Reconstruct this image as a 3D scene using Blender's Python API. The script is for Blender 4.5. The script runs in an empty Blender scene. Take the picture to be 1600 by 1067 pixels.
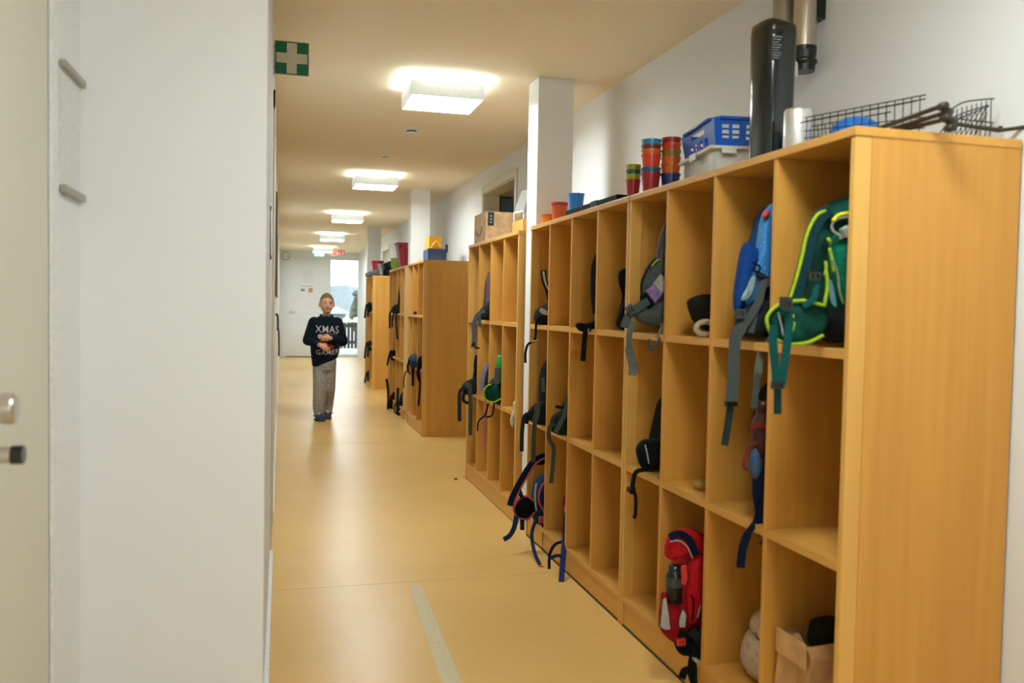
import bpy, bmesh, math, random
from mathutils import Vector, Matrix
from mathutils.bvhtree import BVHTree
random.seed(7)
PI = math.pi
S = bpy.context.scene
COL = S.collection

# ------------------------------------------------------------------ camera
EYE = Vector((0, 0, 1.22))
RX = Vector((0.9657, -0.25898, 0.01863)).normalized()
FW = Vector((0.25953, 0.96497, -0.03848)).normalized()
UP = RX.cross(FW).normalized()
FPX = 1346.47
cd = bpy.data.cameras.new('camera'); cam = bpy.data.objects.new('camera', cd); COL.objects.link(cam)
cd.sensor_width = 36; cd.lens = FPX * 36 / 1600; cd.clip_start = .05; cd.clip_end = 400
cam.matrix_world = Matrix(((RX.x, UP.x, -FW.x, EYE.x), (RX.y, UP.y, -FW.y, EYE.y), (RX.z, UP.z, -FW.z, EYE.z), (0, 0, 0, 1)))
cd.dof.use_dof = True; cd.dof.focus_distance = 5.0; cd.dof.aperture_fstop = 3.2
S.camera = cam

# ------------------------------------------------------------------ light, sky, exposure
S.view_settings.view_transform = 'Standard'; S.view_settings.look = 'None'
S.view_settings.gamma = 1; S.view_settings.use_curve_mapping = False
S.view_settings.exposure = 0.24
LAMP_DOWN = 42.0         # ceiling lamps, diffuser
LAMP_UP = 17.0           # ceiling lamps, glow through the gap above
LAMP_COL = (0.88, 1.0, 1.06)
LIGHT_Y = [ 1.06, 4.56, 8.06, 11.56, 15.06, 18.56]
w = bpy.data.worlds.new('world'); S.world = w; w.use_nodes = True
wn = w.node_tree; bg = wn.nodes['Background']
bg.inputs[0].default_value = (0.86, 0.95, 1, 1); bg.inputs[1].default_value = 3.5
# daylight through the window behind the camera
ad = bpy.data.lights.new('window_daylight', 'AREA'); ad.shape = 'RECTANGLE'; ad.size = 2.0; ad.size_y = 1.5; ad.energy = 55; ad.color = (.42, .80, 1.0)
al = bpy.data.objects.new('window_daylight', ad); COL.objects.link(al); al.location = (.55, -3.12, 1.6); al.rotation_euler = (PI / 2, 0, PI)

def P(px, py, ax, val):
    """point of the plane ax = val seen along a measured direction"""
    v = FW * FPX + RX * (px - 800) - UP * (py - 533.5)
    i = 'XYZ'.index(ax)
    return EYE + v * ((val - EYE[i]) / v[i])

def lin(c):
    return c / 12.92 if c <= .04045 else ((c + .055) / 1.055) ** 2.4
def rgb(h):
    return tuple(lin(int(h[i:i + 2], 16) / 255) for i in (0, 2, 4)) + (1,)

# ------------------------------------------------------------------ materials
MATS = {}
def mat(name, col, rough=.6, metal=0, spec=.4, trans=0, emit=None, es=0, kind=None, alpha=1, col2=None, scale=60, bump=.2):
    if name in MATS: return MATS[name]
    m = bpy.data.materials.new(name); m.use_nodes = True; MATS[name] = m
    nt = m.node_tree; b = nt.nodes['Principled BSDF']
    c = rgb(col) if isinstance(col, str) else tuple(col) + (1,)
    b.inputs['Base Color'].default_value = c; b.inputs['Roughness'].default_value = rough
    b.inputs['Metallic'].default_value = metal; b.inputs['Specular IOR Level'].default_value = spec
    b.inputs['Transmission Weight'].default_value = trans
    if emit: b.inputs['Emission Color'].default_value = tuple(emit) + (1,); b.inputs['Emission Strength'].default_value = es
    tc = nt.nodes.new('ShaderNodeTexCoord'); mp = nt.nodes.new('ShaderNodeMapping'); nt.links.new(tc.outputs['Object'], mp.inputs[0])
    no = nt.nodes.new('ShaderNodeTexNoise'); nt.links.new(mp.outputs[0], no.inputs['Vector'])
    def ramp(c1, c2, a=.35, z=.65):
        r = nt.nodes.new('ShaderNodeValToRGB'); r.color_ramp.elements[0].position = a; r.color_ramp.elements[1].position = z
        r.color_ramp.elements[0].color = c1; r.color_ramp.elements[1].color = c2
        return r
    def sc(k, f): return (c[0] * k, c[1] * k * f, c[2] * k * f * f, 1)
    def bumpn(src, s, d=.002):
        bn = nt.nodes.new('ShaderNodeBump'); bn.inputs['Strength'].default_value = s; bn.inputs['Distance'].default_value = d
        nt.links.new(src, bn.inputs['Height']); nt.links.new(bn.outputs[0], b.inputs['Normal'])
    if kind in ('wood_v', 'wood_h', 'wood_x'):
        mp.inputs['Scale'].default_value = {'wood_v': (28, 28, 1.1), 'wood_h': (28, 1.1, 28), 'wood_x': (1.1, 28, 28)}[kind]
        no.inputs['Scale'].default_value = 1.6; no.inputs['Detail'].default_value = 5; no.inputs['Roughness'].default_value = .62
        r = ramp(sc(.93, .985), sc(1.05, 1.01), .3, .72)
        nt.links.new(no.outputs[0], r.inputs[0])
        n2 = nt.nodes.new('ShaderNodeTexNoise'); n2.inputs['Scale'].default_value = .35
        nt.links.new(mp.outputs[0], n2.inputs['Vector'])
        r2 = ramp((.92, .92, .92, 1), (1.05, 1.05, 1.05, 1), .3, .7); nt.links.new(n2.outputs[0], r2.inputs[0])
        mx = nt.nodes.new('ShaderNodeMixRGB'); mx.blend_type = 'MULTIPLY'; mx.inputs[0].default_value = 1
        nt.links.new(r.outputs[0], mx.inputs[1]); nt.links.new(r2.outputs[0], mx.inputs[2])
        nt.links.new(mx.outputs[0], b.inputs['Base Color']); bumpn(no.outputs[0], .04)
    elif kind == 'floor':
        no.inputs['Scale'].default_value = 1.3; no.inputs['Detail'].default_value = 6; no.inputs['Roughness'].default_value = .7
        r = ramp(sc(.93, .99), sc(1.05, 1.01), .3, .7); nt.links.new(no.outputs[0], r.inputs[0])
        nt.links.new(r.outputs[0], b.inputs['Base Color'])
    elif kind == 'fabric':
        no.inputs['Scale'].default_value = scale; no.inputs['Detail'].default_value = 4
        r = ramp(sc(.75, 1), sc(1.2, 1), .3, .7)
        if col2: r.color_ramp.elements[1].color = rgb(col2)
        nt.links.new(no.outputs[0], r.inputs[0]); nt.links.new(r.outputs[0], b.inputs['Base Color'])
        bumpn(no.outputs[0], bump, .004)
        try: b.inputs['Specular IOR Level'].default_value = .15
        except Exception: pass
    elif kind == 'wall':
        no.inputs['Scale'].default_value = 140; no.inputs['Detail'].default_value = 2; bumpn(no.outputs[0], .05, .002)
    elif kind == 'pattern':
        vo = nt.nodes.new('ShaderNodeTexVoronoi'); vo.inputs['Scale'].default_value = scale
        nt.links.new(mp.outputs[0], vo.inputs['Vector'])
        r = ramp(rgb(col2), c, .12, .2); nt.links.new(vo.outputs['Distance'], r.inputs[0]); nt.links.new(r.outputs[0], b.inputs['Base Color'])
    else:
        no.inputs['Scale'].default_value = scale
        r = ramp(sc(.95, 1), sc(1.04, 1)); nt.links.new(no.outputs[0], r.inputs[0]); nt.links.new(r.outputs[0], b.inputs['Base Color'])
    return m

WV = mat('beech_veneer_upright', (.66, .318, .055), .42, kind='wood_v')
WH = mat('beech_veneer_level', (.70, .355, .066), .42, kind='wood_h')
WE = mat('beech_edge_band', (.72, .395, .09), .4, kind='wood_v')
WALL = mat('wall_paint', (.83, .84, .83), .75, kind='wall', spec=.2)
CEIL = mat('ceiling_paint', (.95, .84, .64), .9, kind='wall', spec=.1)
FLOOR = mat('linoleum', (.78, .49, .15), .30, kind='floor', spec=.36)
DOORP = mat('door_paint', (.70, .68, .56), .45, kind='wall')
WHITE = mat('white_paint', (.82, .83, .82), .4)
FRAME = mat('beige_frame', (.66, .60, .46), .45)
STEEL = mat('brushed_steel', (.62, .58, .53), .28, metal=1)
BLACKP = mat('black_plastic', (.012, .014, .013), .22, spec=.5)
BLK = mat('black_fabric', '0b0d0e', .85, kind='fabric')
DGREY = mat('dark_grey_fabric', '232729', .85, kind='fabric')
GREY = mat('grey_webbing', '484f4d', .8, kind='fabric', scale=200)
LGREY = mat('light_grey_reflective', 'a9aba6', .4, kind='fabric', scale=150, bump=.05)
NAVY = mat('navy_fabric', '0d1730', .85, kind='fabric')
WEBB = mat('black_webbing', '090b0c', .8, kind='fabric', scale=250)

# ------------------------------------------------------------------ object helpers
ORG = {}
def worg(o): return ORG.get(o.name, Vector((0, 0, 0)))
def tag(o, label=None, cat=None, group=None, kind=None):
    if label: o['label'] = label
    if cat: o['category'] = cat
    if group: o['group'] = group
    if kind: o['kind'] = kind
    return o
def thing(name, loc, label, cat, group=None):
    o = bpy.data.objects.new(name, None); COL.objects.link(o); o.location = loc; o.empty_display_size = .05
    ORG[o.name] = Vector(loc)
    return tag(o, label, cat, group)
def obj(name, bm, m, parent=None, smooth=False, label=None, sub=0, bevel=0, kind=None):
    bmesh.ops.recalc_face_normals(bm, faces=bm.faces)
    if parent is not None: o0 = worg(parent)
    else:
        xs = [v.co for v in bm.verts]
        o0 = Vector(((min(v.x for v in xs) + max(v.x for v in xs)) / 2, (min(v.y for v in xs) + max(v.y for v in xs)) / 2, min(v.z for v in xs)))
    bmesh.ops.translate(bm, verts=bm.verts, vec=-o0)
    me = bpy.data.meshes.new(name); bm.to_mesh(me); bm.free()
    ms = m if isinstance(m, (list, tuple)) else [m]
    for k in ms: me.materials.append(k)
    if smooth: me.shade_smooth()
    o = bpy.data.objects.new(name, me); COL.objects.link(o)
    if parent is not None: o.parent = parent; ORG[o.name] = Vector(o0)
    else: o.location = o0; ORG[o.name] = Vector(o0)
    if bevel:
        b = o.modifiers.new('bevel', 'BEVEL'); b.width = bevel; b.segments = 2; b.limit_method = 'ANGLE'
    if sub:
        s = o.modifiers.new('sub', 'SUBSURF'); s.levels = sub; s.render_levels = sub
    if label: o['label'] = label
    if kind: o['kind'] = kind
    return o
def struct(name, bm, m, **k):
    o = obj(name, bm, m, **k); o['kind'] = 'structure'; return o
def B(): return bmesh.new()
def box(bm, x0, x1, y0, y1, z0, z1, mi=0):
    vs = [bm.verts.new((x, y, z)) for x in (x0, x1) for y in (y0, y1) for z in (z0, z1)]
    for f in ((0, 1, 3, 2), (4, 6, 7, 5), (0, 4, 5, 1), (2, 3, 7, 6), (0, 2, 6, 4), (1, 5, 7, 3)):
        fc = bm.faces.new([vs[i] for i in f]); fc.material_index = mi
    return bm
def bx(*a): return box(B(), *a)
def frames(pts):
    pts = [Vector(p) for p in pts]; out = []
    for i, p in enumerate(pts):
        t = (pts[min(i + 1, len(pts) - 1)] - pts[max(i - 1, 0)])
        t = t.normalized() if t.length > 1e-9 else Vector((0, 0, 1))
        out.append((p, t))
    return out
def smoothpath(pts, n=6):
    pts = [Vector(p) for p in pts]
    if len(pts) < 3: return pts
    q = [pts[0] * 2 - pts[1]] + pts + [pts[-1] * 2 - pts[-2]]; out = []
    for i in range(1, len(q) - 2):
        for k in range(n):
            t = k / n; a, b, c, d = q[i - 1], q[i], q[i + 1], q[i + 2]
            out.append(.5 * ((2 * b) + (c - a) * t + (2 * a - 5 * b + 4 * c - d) * t * t + (3 * b - a - 3 * c + d) * t ** 3))
    out.append(pts[-1]); return out
def tube(bm, pts, r, seg=8, closed=False):
    fr = frames(pts); rings = []; up = None
    for i, (p, t) in enumerate(fr):
        rr = r[i] if isinstance(r, (list, tuple)) else r
        a = up if up is not None else (Vector((0, 0, 1)) if abs(t.z) < .9 else Vector((1, 0, 0)))
        u = (a - t * a.dot(t)); u = u.normalized() if u.length > 1e-6 else t.orthogonal().normalized(); up = u; v = t.cross(u)
        rings.append([bm.verts.new(p + (u * math.cos(k * 2 * PI / seg) + v * math.sin(k * 2 * PI / seg)) * rr) for k in range(seg)])
    for i in range(len(rings) - 1):
        for k in range(seg): bm.faces.new((rings[i][k], rings[i][(k + 1) % seg], rings[i + 1][(k + 1) % seg], rings[i + 1][k]))
    bm.faces.new(rings[0][::-1]); bm.faces.new(rings[-1])
    return bm
def ribbon(bm, pts, wd, th, normal=Vector((-.35, -1, 0))):
    n0 = Vector(normal).normalized(); rings = []
    fr = frames(pts)
    for i, (p, t) in enumerate(fr):
        wv = t.cross(n0)
        if wv.length < 1e-4: wv = Vector((1, 0, 0))
        wv.normalize(); nn = wv.cross(t).normalized()
        ww = wd[min(i, len(wd) - 1)] if isinstance(wd, (list, tuple)) else wd
        rings.append([bm.verts.new(p + wv * a * ww / 2 + nn * b * th / 2) for a, b in ((-1, -.5), (-.8, -1), (.8, -1), (1, -.5), (1, .5), (.8, 1), (-.8, 1), (-1, .5))])
    for i in range(len(rings) - 1):
        for k in range(8): bm.faces.new((rings[i][k], rings[i][(k + 1) % 8], rings[i + 1][(k + 1) % 8], rings[i + 1][k]))
    bm.faces.new(rings[0][::-1]); bm.faces.new(rings[-1])
    return bm
def lathe(bm, prof, c, seg=28, axis='Z'):
    rings = []
    for r, z in prof:
        ring = []
        for k in range(seg):
            a = 2 * PI * k / seg; q = Vector((max(r, 1e-4) * math.cos(a), max(r, 1e-4) * math.sin(a), z))
            if axis == 'X': q = Vector((q.z, q.x, q.y))
            if axis == 'Y': q = Vector((q.x, q.z, q.y))
            ring.append(bm.verts.new(q + Vector(c)))
        rings.append(ring)
    for i in range(len(rings) - 1):
        for k in range(seg): bm.faces.new((rings[i][k], rings[i][(k + 1) % seg], rings[i + 1][(k + 1) % seg], rings[i + 1][k]))
    bm.faces.new(rings[0][::-1]); bm.faces.new(rings[-1])
    return bm
def outline(pts, per=5):
    """closed smooth curve through the 3D points"""
    pts = [Vector(p) for p in pts]; n = len(pts); out = []
    for i in range(n):
        a, b, c, d = pts[i - 1], pts[i], pts[(i + 1) % n], pts[(i + 2) % n]
        for k in range(per):
            t = k / per
            out.append(.5 * ((2 * b) + (c - a) * t + (2 * a - 5 * b + 4 * c - d) * t * t + (3 * b - a - 3 * c + d) * t ** 3))
    return out
def puff(bm, pts, th, nrm=Vector((0, 1, 0)), rings=7, sq=.55, per=5, lump=0):
    """a stuffed shape: the outline swollen to the thickness th along nrm"""
    o = outline(pts, per); n = len(o); c = sum(o, Vector()) / n; nrm = Vector(nrm).normalized(); R_ = []
    for j in range(rings + 1):
        a = -PI / 2 + PI * j / rings
        s = abs(math.cos(a)) ** sq if j not in (0, rings) else .12
        d = math.copysign(abs(math.sin(a)) ** .8, math.sin(a)) * th / 2
        R_.append([bm.verts.new(c + (p - c) * s + nrm * (d + (lump * math.sin(17 * p.z + 23 * p.x + j) if lump else 0))) for p in o])
    for j in range(rings):
        for k in range(n): bm.faces.new((R_[j][k], R_[j][(k + 1) % n], R_[j + 1][(k + 1) % n], R_[j + 1][k]))
    bm.faces.new(R_[0][::-1]); bm.faces.new(R_[-1])
    return bm
def px(Y, *pts): return [P(a, b, 'Y', Y) for a, b in pts]
def pxs(*pts): return [P(a, b, 'Y', y) for a, b, y in pts]
def grid_tube(bm, a, b, r, seg=6): return tube(bm, [a, b], r, seg)

# ------------------------------------------------------------------ setting
ZC = 2.455; XR = 1.765; XL = -.04; YE = 20.6; YN = 2.44; XD = -.5; YB = -3.0
HC = 1.6576; XF = 1.2856; DEP = .472
struct('floor', box(B(), -3.5, 5.2, YB - .2, YE + .1, -.1, 0), FLOOR)
bm = B(); box(bm, -3.5, 5.2, YB - .2, YE + .1, ZC, ZC + .1); struct('ceiling', bm, CEIL)
# right wall with two doorways
def wall_y(x0, x1, segs, y0, y1, z1=ZC):
    bm = B(); y = y0
    for a, b, zt in segs:
        box(bm, x0, x1, y, a, 0, z1); box(bm, x0, x1, a, b, zt, z1); y = b
    box(bm, x0, x1, y, y1, 0, z1); return bm
struct('wall_right', wall_y(XR, XR + .14, [(6.54, 7.62, 2.25), (14.62, 15.6, 2.2)], YB, YE), WALL)
bm = B(); box(bm, XD, XL, YN, YE, 0, ZC); struct('wall_left', bm, WALL)
struct('wall_recess', wall_y(XD - .14, XD, [(.95, 2.13, 2.15)], YB, YN + .02), WALL)
bm = B(); box(bm, XD - .14, -.45, YB - .15, YB, 0, ZC); box(bm, 1.55, XR + .14, YB - .15, YB, 0, ZC); box(bm, -.45, 1.55, YB - .15, YB, 0, .85); box(bm, -.45, 1.55, YB - .15, YB, 2.35, ZC)
struct('wall_back', bm, WALL)
bm = B(); box(bm, -.45, -.39, YB - .06, YB - .01, .85, 2.35); box(bm, 1.49, 1.55, YB - .06, YB - .01, .85, 2.35); box(bm, .52, .58, YB - .06, YB - .01, .91, 2.29); box(bm, -.39, 1.49, YB - .06, YB - .01, .85, .91); box(bm, -.39, 1.49, YB - .06, YB - .01, 2.29, 2.35)
struct('window_1', bm, WHITE)
# end wall: opening for the glazed door
bm = B()
box(bm, XD, 1.10, YE, YE + .15, 0, ZC); box(bm, 1.78, XR + .6, YE, YE + .15, 0, ZC); box(bm, 1.10, 1.78, YE, YE + .15, 2.30, ZC)
struct('wall_end', bm, WALL)
# pillars
for i, y in enumerate((4.445, 9.065, 13.69)):
    o = struct('pillar', bx(1.316, 1.516, y, y + .185, 0, ZC), WALL, bevel=.003)
    struct('baseboard_pillar', bx(1.305, 1.316, y + .002, y + .183, 0, .065), WHITE)
# baseboards
struct('baseboard_left', bx(XL, XL + .014, 2.6, 4.14, 0, .07), WHITE)
struct('baseboard_far_left', bx(XL, XL + .012, 4.96, 20.6, 0, .06), WHITE)
struct('baseboard_right', bx(XR - .012, XR, 6.05, 6.45, 0, .06), WHITE)
# floor seams and tape mark
SEAM = mat('floor_seam', (.50, .36, .16), .5)
for y, hw in ((3.76, .0006), (7.68, .002), (11.6, .0015)):
    struct('trim_floor_seam', bx(XL, XR, y - hw, y + hw, .0, .0006), SEAM)
TAPE = mat('floor_tape', (.66, .55, .32), .5)
bm = B(); t0 = [Vector((.554, 3.707, .0004)), Vector((.605, 3.70, .0004)), Vector((.575, 2.55, .0004)), Vector((.508, 2.55, .0004))]
vs = [bm.verts.new(p) for p in t0] + [bm.verts.new(p + Vector((0, 0, .0006))) for p in t0]
for f in ((3, 2, 1, 0), (4, 5, 6, 7), (0, 1, 5, 4), (1, 2, 6, 5), (2, 3, 7, 6), (3, 0, 4, 7)): bm.faces.new([vs[i] for i in f])
tag(obj('tape_strip', bm, TAPE), 'pale strip of tape stuck on the yellow floor', 'tape')
tag(obj('crumb', lathe(B(), [(.002, 0), (.012, .002), (.010, .008), (.003, .011)], (1.208, 5.96, 0), 9), mat('crumb_dirt', '4a3420', .9)),
    'tiny dark crumb lying on the floor before the cubbies', 'crumb')

# door in the recess on the left (grazing view) with knob and cylinder
bm = B(); box(bm, XD - .05, XD - .001, .951, 2.129, .003, 2.149); d3 = struct('door_3', bm, DOORP)
bm = B(); lathe(bm, [(.026, 0), (.026, .006), (.010, .008), (.010, .036), (.022, .040), (.027, .046), (.027, .062), (.023, .067), (.002, .068)], (XD - .004, 1.645, 1.032), 28, 'X')
obj('door_knob', bm, STEEL, d3, smooth=False, bevel=.001, label='round steel knob')
bm = B(); lathe(bm, [(.022, 0), (.022, .008), (.015, .009), (.015, .058), (.002, .058)], (XD - .004, 1.65, .951), 28, 'X')
cyl = obj('lock_cylinder', bm, STEEL, d3)
bm = B(); lathe(bm, [(.002, .0), (.0165, .0), (.0165, .018), (.0155, .019), (.002, .019)], (XD + .054, 1.65, .951), 28, 'X')
obj('cylinder_cap', bm, BLACKP, cyl, label='black cap')
bm = B(); box(bm, XD - .004, XD + .008, 2.13, 2.185, 0, 2.2); box(bm, XD - .004, XD + .008, .9, .95, 0, 2.2); box(bm, XD - .004, XD + .008, .9, 2.185, 2.15, 2.2)
struct('trim_recess_door', bm, WHITE)
# sign holder beside it
hold = thing('door_sign_holder', (XD, 2.32, 1.47), 'empty white door sign holder with two rails beside the near left door', 'sign holder')
obj('backing_plate', bx(XD + .0005, XD + .004, 2.222, 2.425, 1.48, 1.765), mat('holder_plate', (.74, .75, .72), .4), hold)
for z in (1.47, 1.758):
    bm = B(); box(bm, XD + .0005, XD + .017, 2.218, 2.43, z, z + .019)
    obj('rail', bm, mat('holder_rail', (.36, .35, .29), .4), hold, bevel=.004)

# corridor-left wall details
bar = thing('bar_handle', (XL, 3.25, 1.37), 'slim dark vertical bar handle fixed to the left corridor wall', 'handle')
bm = B(); tube(bm, [P(421.5, 325, 'Y', 3.3), P(421.8, 402, 'Y', 3.3)], .0035, 8); obj('bar', bm, mat('dark_metal', (.03, .03, .028), .35, metal=1), bar)
for y in (325, 402):
    q = P(421.5, y, 'Y', 3.3); bm = B(); tube(bm, [Vector((XL, 3.3, q.z)), q + Vector((.006, 0, 0))], .008, 10); obj('mount', bm, MATS['dark_metal'], bar)
bm = B(); box(bm, XL, XL + .008, 4.14, 4.22, 0, 2.2); box(bm, XL, XL + .008, 4.88, 4.96, 0, 2.2); box(bm, XL, XL + .008, 4.14, 4.96, 2.12, 2.2)
struct('trim_left_door', bm, FRAME)
nb = thing('notice_board', (XL, 7.5, 1.3), 'thin notice board on the left corridor wall, seen edge on', 'notice board')
obj('frame', bx(XL, XL + .012, 6.4, 8.6, 1.28, 2.02), mat('board_frame', '6b5230', .6), nb)
for k, (y, z, c) in enumerate([(6.6, 1.75, 'e6e2d4'), (6.95, 1.6, 'c9b27a'), (7.3, 1.8, 'e8e6de'), (7.7, 1.45, 'd9dbd6'), (8.1, 1.6, 'cfc9a8')]):
    obj('paper', bx(XL + .0125, XL + .0145, y, y + .21, z, z + .2), mat('note%d' % k, c, .8), nb)
for k, (y, x, y0, y1, c, lab) in enumerate([(5.6, 433.5, 492, 516, '3c3d38', 'dark lanyard bundle hanging high on the left corridor wall'), (6.6, 435.2, 515, 556, '6a2c26', 'dark red cord hanging on the left corridor wall')]):
    bm = B(); a = P(x, y0, 'Y', y); b = P(x + .6, y1, 'Y', y)
    tube(bm, smoothpath([a + Vector((-.012, 0, .0)), a, (a + b) / 2 + Vector((.002, .01, 0)), b]), .0065, 7)
    tag(obj('lanyard', bm, mat('lanyard%d' % k, c, .8)), lab, 'lanyard')

# first aid sign projecting from the left wall
GRN = mat('sign_green', (.0, .13, .055), .35)
SY = 4.0; c0 = P(430, 62, 'Y', SY); c1 = P(481, 116, 'Y', SY)
sz = (c0.z - P(429, 113, 'Y', SY).z) * 1.05
sx0 = XL + .004; sx1 = sx0 + sz; sz1 = c0.z; sz0 = sz1 - sz
sg = thing('first_aid_sign', (XL, SY, sz0), 'green first aid sign with a white cross projecting from the left wall', 'sign')
obj('plate', bx(sx0, sx1, SY, SY + .004, sz0, sz1), mat('sign_rim', (.62, .60, .50), .4), sg)
obj('green_panel', bx(sx0 + .003, sx1 - .003, SY - .0006, SY, sz0 + .003, sz1 - .003), GRN, sg)
cx, cz = (sx0 + sx1) / 2, (sz0 + sz1) / 2; L = sz * .445; T = sz * .145; bm = B()
pts = [(-T, -L), (T, -L), (T, -T), (L, -T), (L, T), (T, T), (T, L), (-T, L), (-T, T), (-L, T), (-L, -T), (-T, -T)]
f = [bm.verts.new((cx + a, SY - .0014, cz + b)) for a, b in pts]; g = [bm.verts.new((cx + a, SY - .0005, cz + b)) for a, b in pts]
bm.faces.new(f); bm.faces.new(g[::-1])
for i in range(12): bm.faces.new((f[i], f[(i + 1) % 12], g[(i + 1) % 12], g[i]))
obj('cross', bm, mat('sign_cross', (.62, .57, .45), .4), sg, label='white cross')
obj('bracket', bx(XL, sx0 + .0005, SY, SY + .03, sz0, sz1), mat('sign_rim', (.62, .6, .5)), sg)
for z in (sz0 + sz * .2, sz1 - sz * .2):
    obj('screw', lathe(B(), [(.003, 0), (.003, -.0015), (.001, -.002)], (XL + .006, SY, z), 10, 'Y'), BLACKP, sg)

# doorways in the right wall
def door_trim(name, y0, y1, zt):
    bm = B(); w_ = .06
    box(bm, XR - .012, XR, y0 - w_, y0, 0, zt + w_); box(bm, XR - .012, XR, y1, y1 + w_, 0, zt + w_); box(bm, XR - .012, XR, y0, y1, zt, zt + w_)
    box(bm, XR, XR + .14, y0 - .0, y0 + .012, 0, zt); box(bm, XR, XR + .14, y1 - .012, y1, 0, zt); box(bm, XR, XR + .14, y0, y1, zt - .012, zt)
    return struct(name, bm, FRAME, bevel=.002)
door_trim('trim_1', 6.54, 7.62, 2.25); door_trim('trim_2', 14.62, 15.6, 2.2)
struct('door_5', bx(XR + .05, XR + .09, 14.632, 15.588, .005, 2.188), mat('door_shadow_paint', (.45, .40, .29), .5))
# side room behind the first doorway
bm = B(); box(bm, 4.9, 5.0, 5.2, 10.4, 0, ZC); box(bm, XR + .14, 5.0, 5.1, 5.2, 0, ZC); box(bm, XR + .14, 5.0, 10.4, 10.5, 0, ZC)
struct('wall_side_room', bm, WALL)
cb = thing('tall_cupboard', (3.6, 9.6, 0), 'tall blue cupboard seen through the doorway above the cardboard box', 'cupboard')
obj('door', bx(2.345, 4.3, 9.3, 9.33, .05, 2.44), mat('blue_laminate', (.06, .15, .21), .4), cb, label='blue door')
obj('body', bx(2.27, 4.35, 9.335, 9.9, 0, 2.44), mat('brown_laminate', (.34, .19, .07), .5), cb)
t = thing('ceiling_lamp', (3.2, 7.6, ZC - .06), 'round unseen ceiling lamp added to light the side room behind the doorway', 'ceiling lamp')  # unseen lamp, added to brighten the side room
obj('shade', lathe(B(), [(.14, 0), (.15, -.02), (.13, -.05), (.002, -.06)], (3.2, 7.6, ZC), 24), mat('added_side_lamp', (.9, .9, .85), .5, emit=(1, .96, .85), es=22), t)

# end wall: white door leaf, glazed door, papers, signs
d1 = struct('door_1', bx(.12, 1.06, YE - .05, YE, .01, 2.22), WHITE)
bm = B(); box(bm, .03, .12, YE - .03, YE, 0, 2.30); box(bm, 1.06, 1.12, YE - .03, YE, 0, 2.30); box(bm, .12, 1.06, YE - .03, YE, 2.22, 2.30)
struct('trim_3', bm, WHITE)
bm = B(); lathe(bm, [(.025, 0), (.025, -.01), (.01, -.012), (.01, -.05), (.002, -.05)], (.22, YE - .05, 1.05), 16, 'Y'); box(bm, .21, .34, YE - .105, YE - .09, 1.04, 1.06)
obj('door_handle', bm, STEEL, d1)
struct('trim_4', bx(.12, .95, YE - .08, YE - .05, 0, .02), mat('threshold_dark', (.12, .09, .05), .6))
GL = mat('glass', (.95, .98, .98), .0, trans=1, spec=.5)
d2 = thing('door_2', (1.44, YE + .05, 0), None, None); d2['kind'] = 'structure'
bm = B(); box(bm, 1.10, 1.125, YE, YE + .06, 0, 2.3); box(bm, 1.755, 1.78, YE, YE + .06, 0, 2.3); box(bm, 1.125, 1.755, YE, YE + .06, 2.27, 2.3); box(bm, 1.125, 1.755, YE, YE + .06, 0, .06)
obj('door_frame', bm, WHITE, d2); obj('pane', bx(1.125, 1.755, YE + .025, YE + .031, .06, 2.27), GL, d2)
pa = [(469, 446.5, 487, 448, 'b9b5ae', 'thin grey lettering strip on the white end door'), (470, 451, 476, 455, '8b8a86', 'small grey notice on the white end door'),
      (482, 450, 488.5, 457, 'd98a7c', 'small red and white notice on the white end door'), (474, 422, 489, 442, 'e4e6e6', 'pale sheet of paper on the white end door')]
for x0, y0, x1, y1, c, lab in pa:
    a = P(x0, y0, 'Y', YE - .052); b = P(x1, y1, 'Y', YE - .052)
    tag(obj('notice', bx(a.x, b.x, YE - .053, YE - .0505, b.z, a.z), mat('paper_' + c, c, .7)), lab, 'notice')
bm = B(); c = P(446.5, 399.5, 'Y', YE - .04); n = 40
tube(bm, [c + Vector((math.cos(2 * PI * k / n) * .095, 0, math.sin(2 * PI * k / n) * .095)) for k in range(n + 1)], .006, 6)
tag(obj('ring', bm, mat('ring_grey', '8d8871', .6)), 'thin dark ring on the end wall above the white door', 'ring')
a = P(491, 391.5, 'Y', 19.3); b = P(507, 400.5, 'Y', 19.3)
ex = thing('exit_sign', ((a.x + b.x) / 2, 19.3, b.z), 'pale green lit exit sign hanging before the end wall', 'sign')
obj('sign_box', bx(a.x, b.x, 19.3, 19.33, b.z, a.z), mat('exit_green', (.25, .62, .50), .4, emit=(.45, .9, .75), es=.55), ex)
bm = B(); xm = (a.x + b.x) / 2; zz = a.z - b.z
box(bm, a.x + .02, xm - .02, 19.297, 19.3, b.z + zz * .4, b.z + zz * .6); box(bm, xm + .01, b.x - .03, 19.297, 19.3, b.z + zz * .15, b.z + zz * .85)
obj('pictogram', bm, mat('exit_white', (.8, .9, .85), .5, emit=(.8, 1, .9), es=.9), ex, label='white arrow and doorway')
obj('hanger', bx(xm - .01, xm + .01, 19.31, 19.32, a.z, ZC), WHITE, ex)
a = P(518, 390, 'Y', 19.0); b = P(539, 399.5, 'Y', 19.0); zz = a.z - b.z; ww = b.x - a.x
rs = thing('fire_sign', ((a.x + b.x) / 2, 19, b.z), 'red and white fire equipment sign above the glazed end door', 'sign')
RED = mat('sign_red', (.55, .05, .03), .4)
obj('plate', bx(a.x, b.x, 19.0, 19.012, b.z, a.z), mat('sign_white', (.75, .7, .62), .4), rs)
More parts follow.
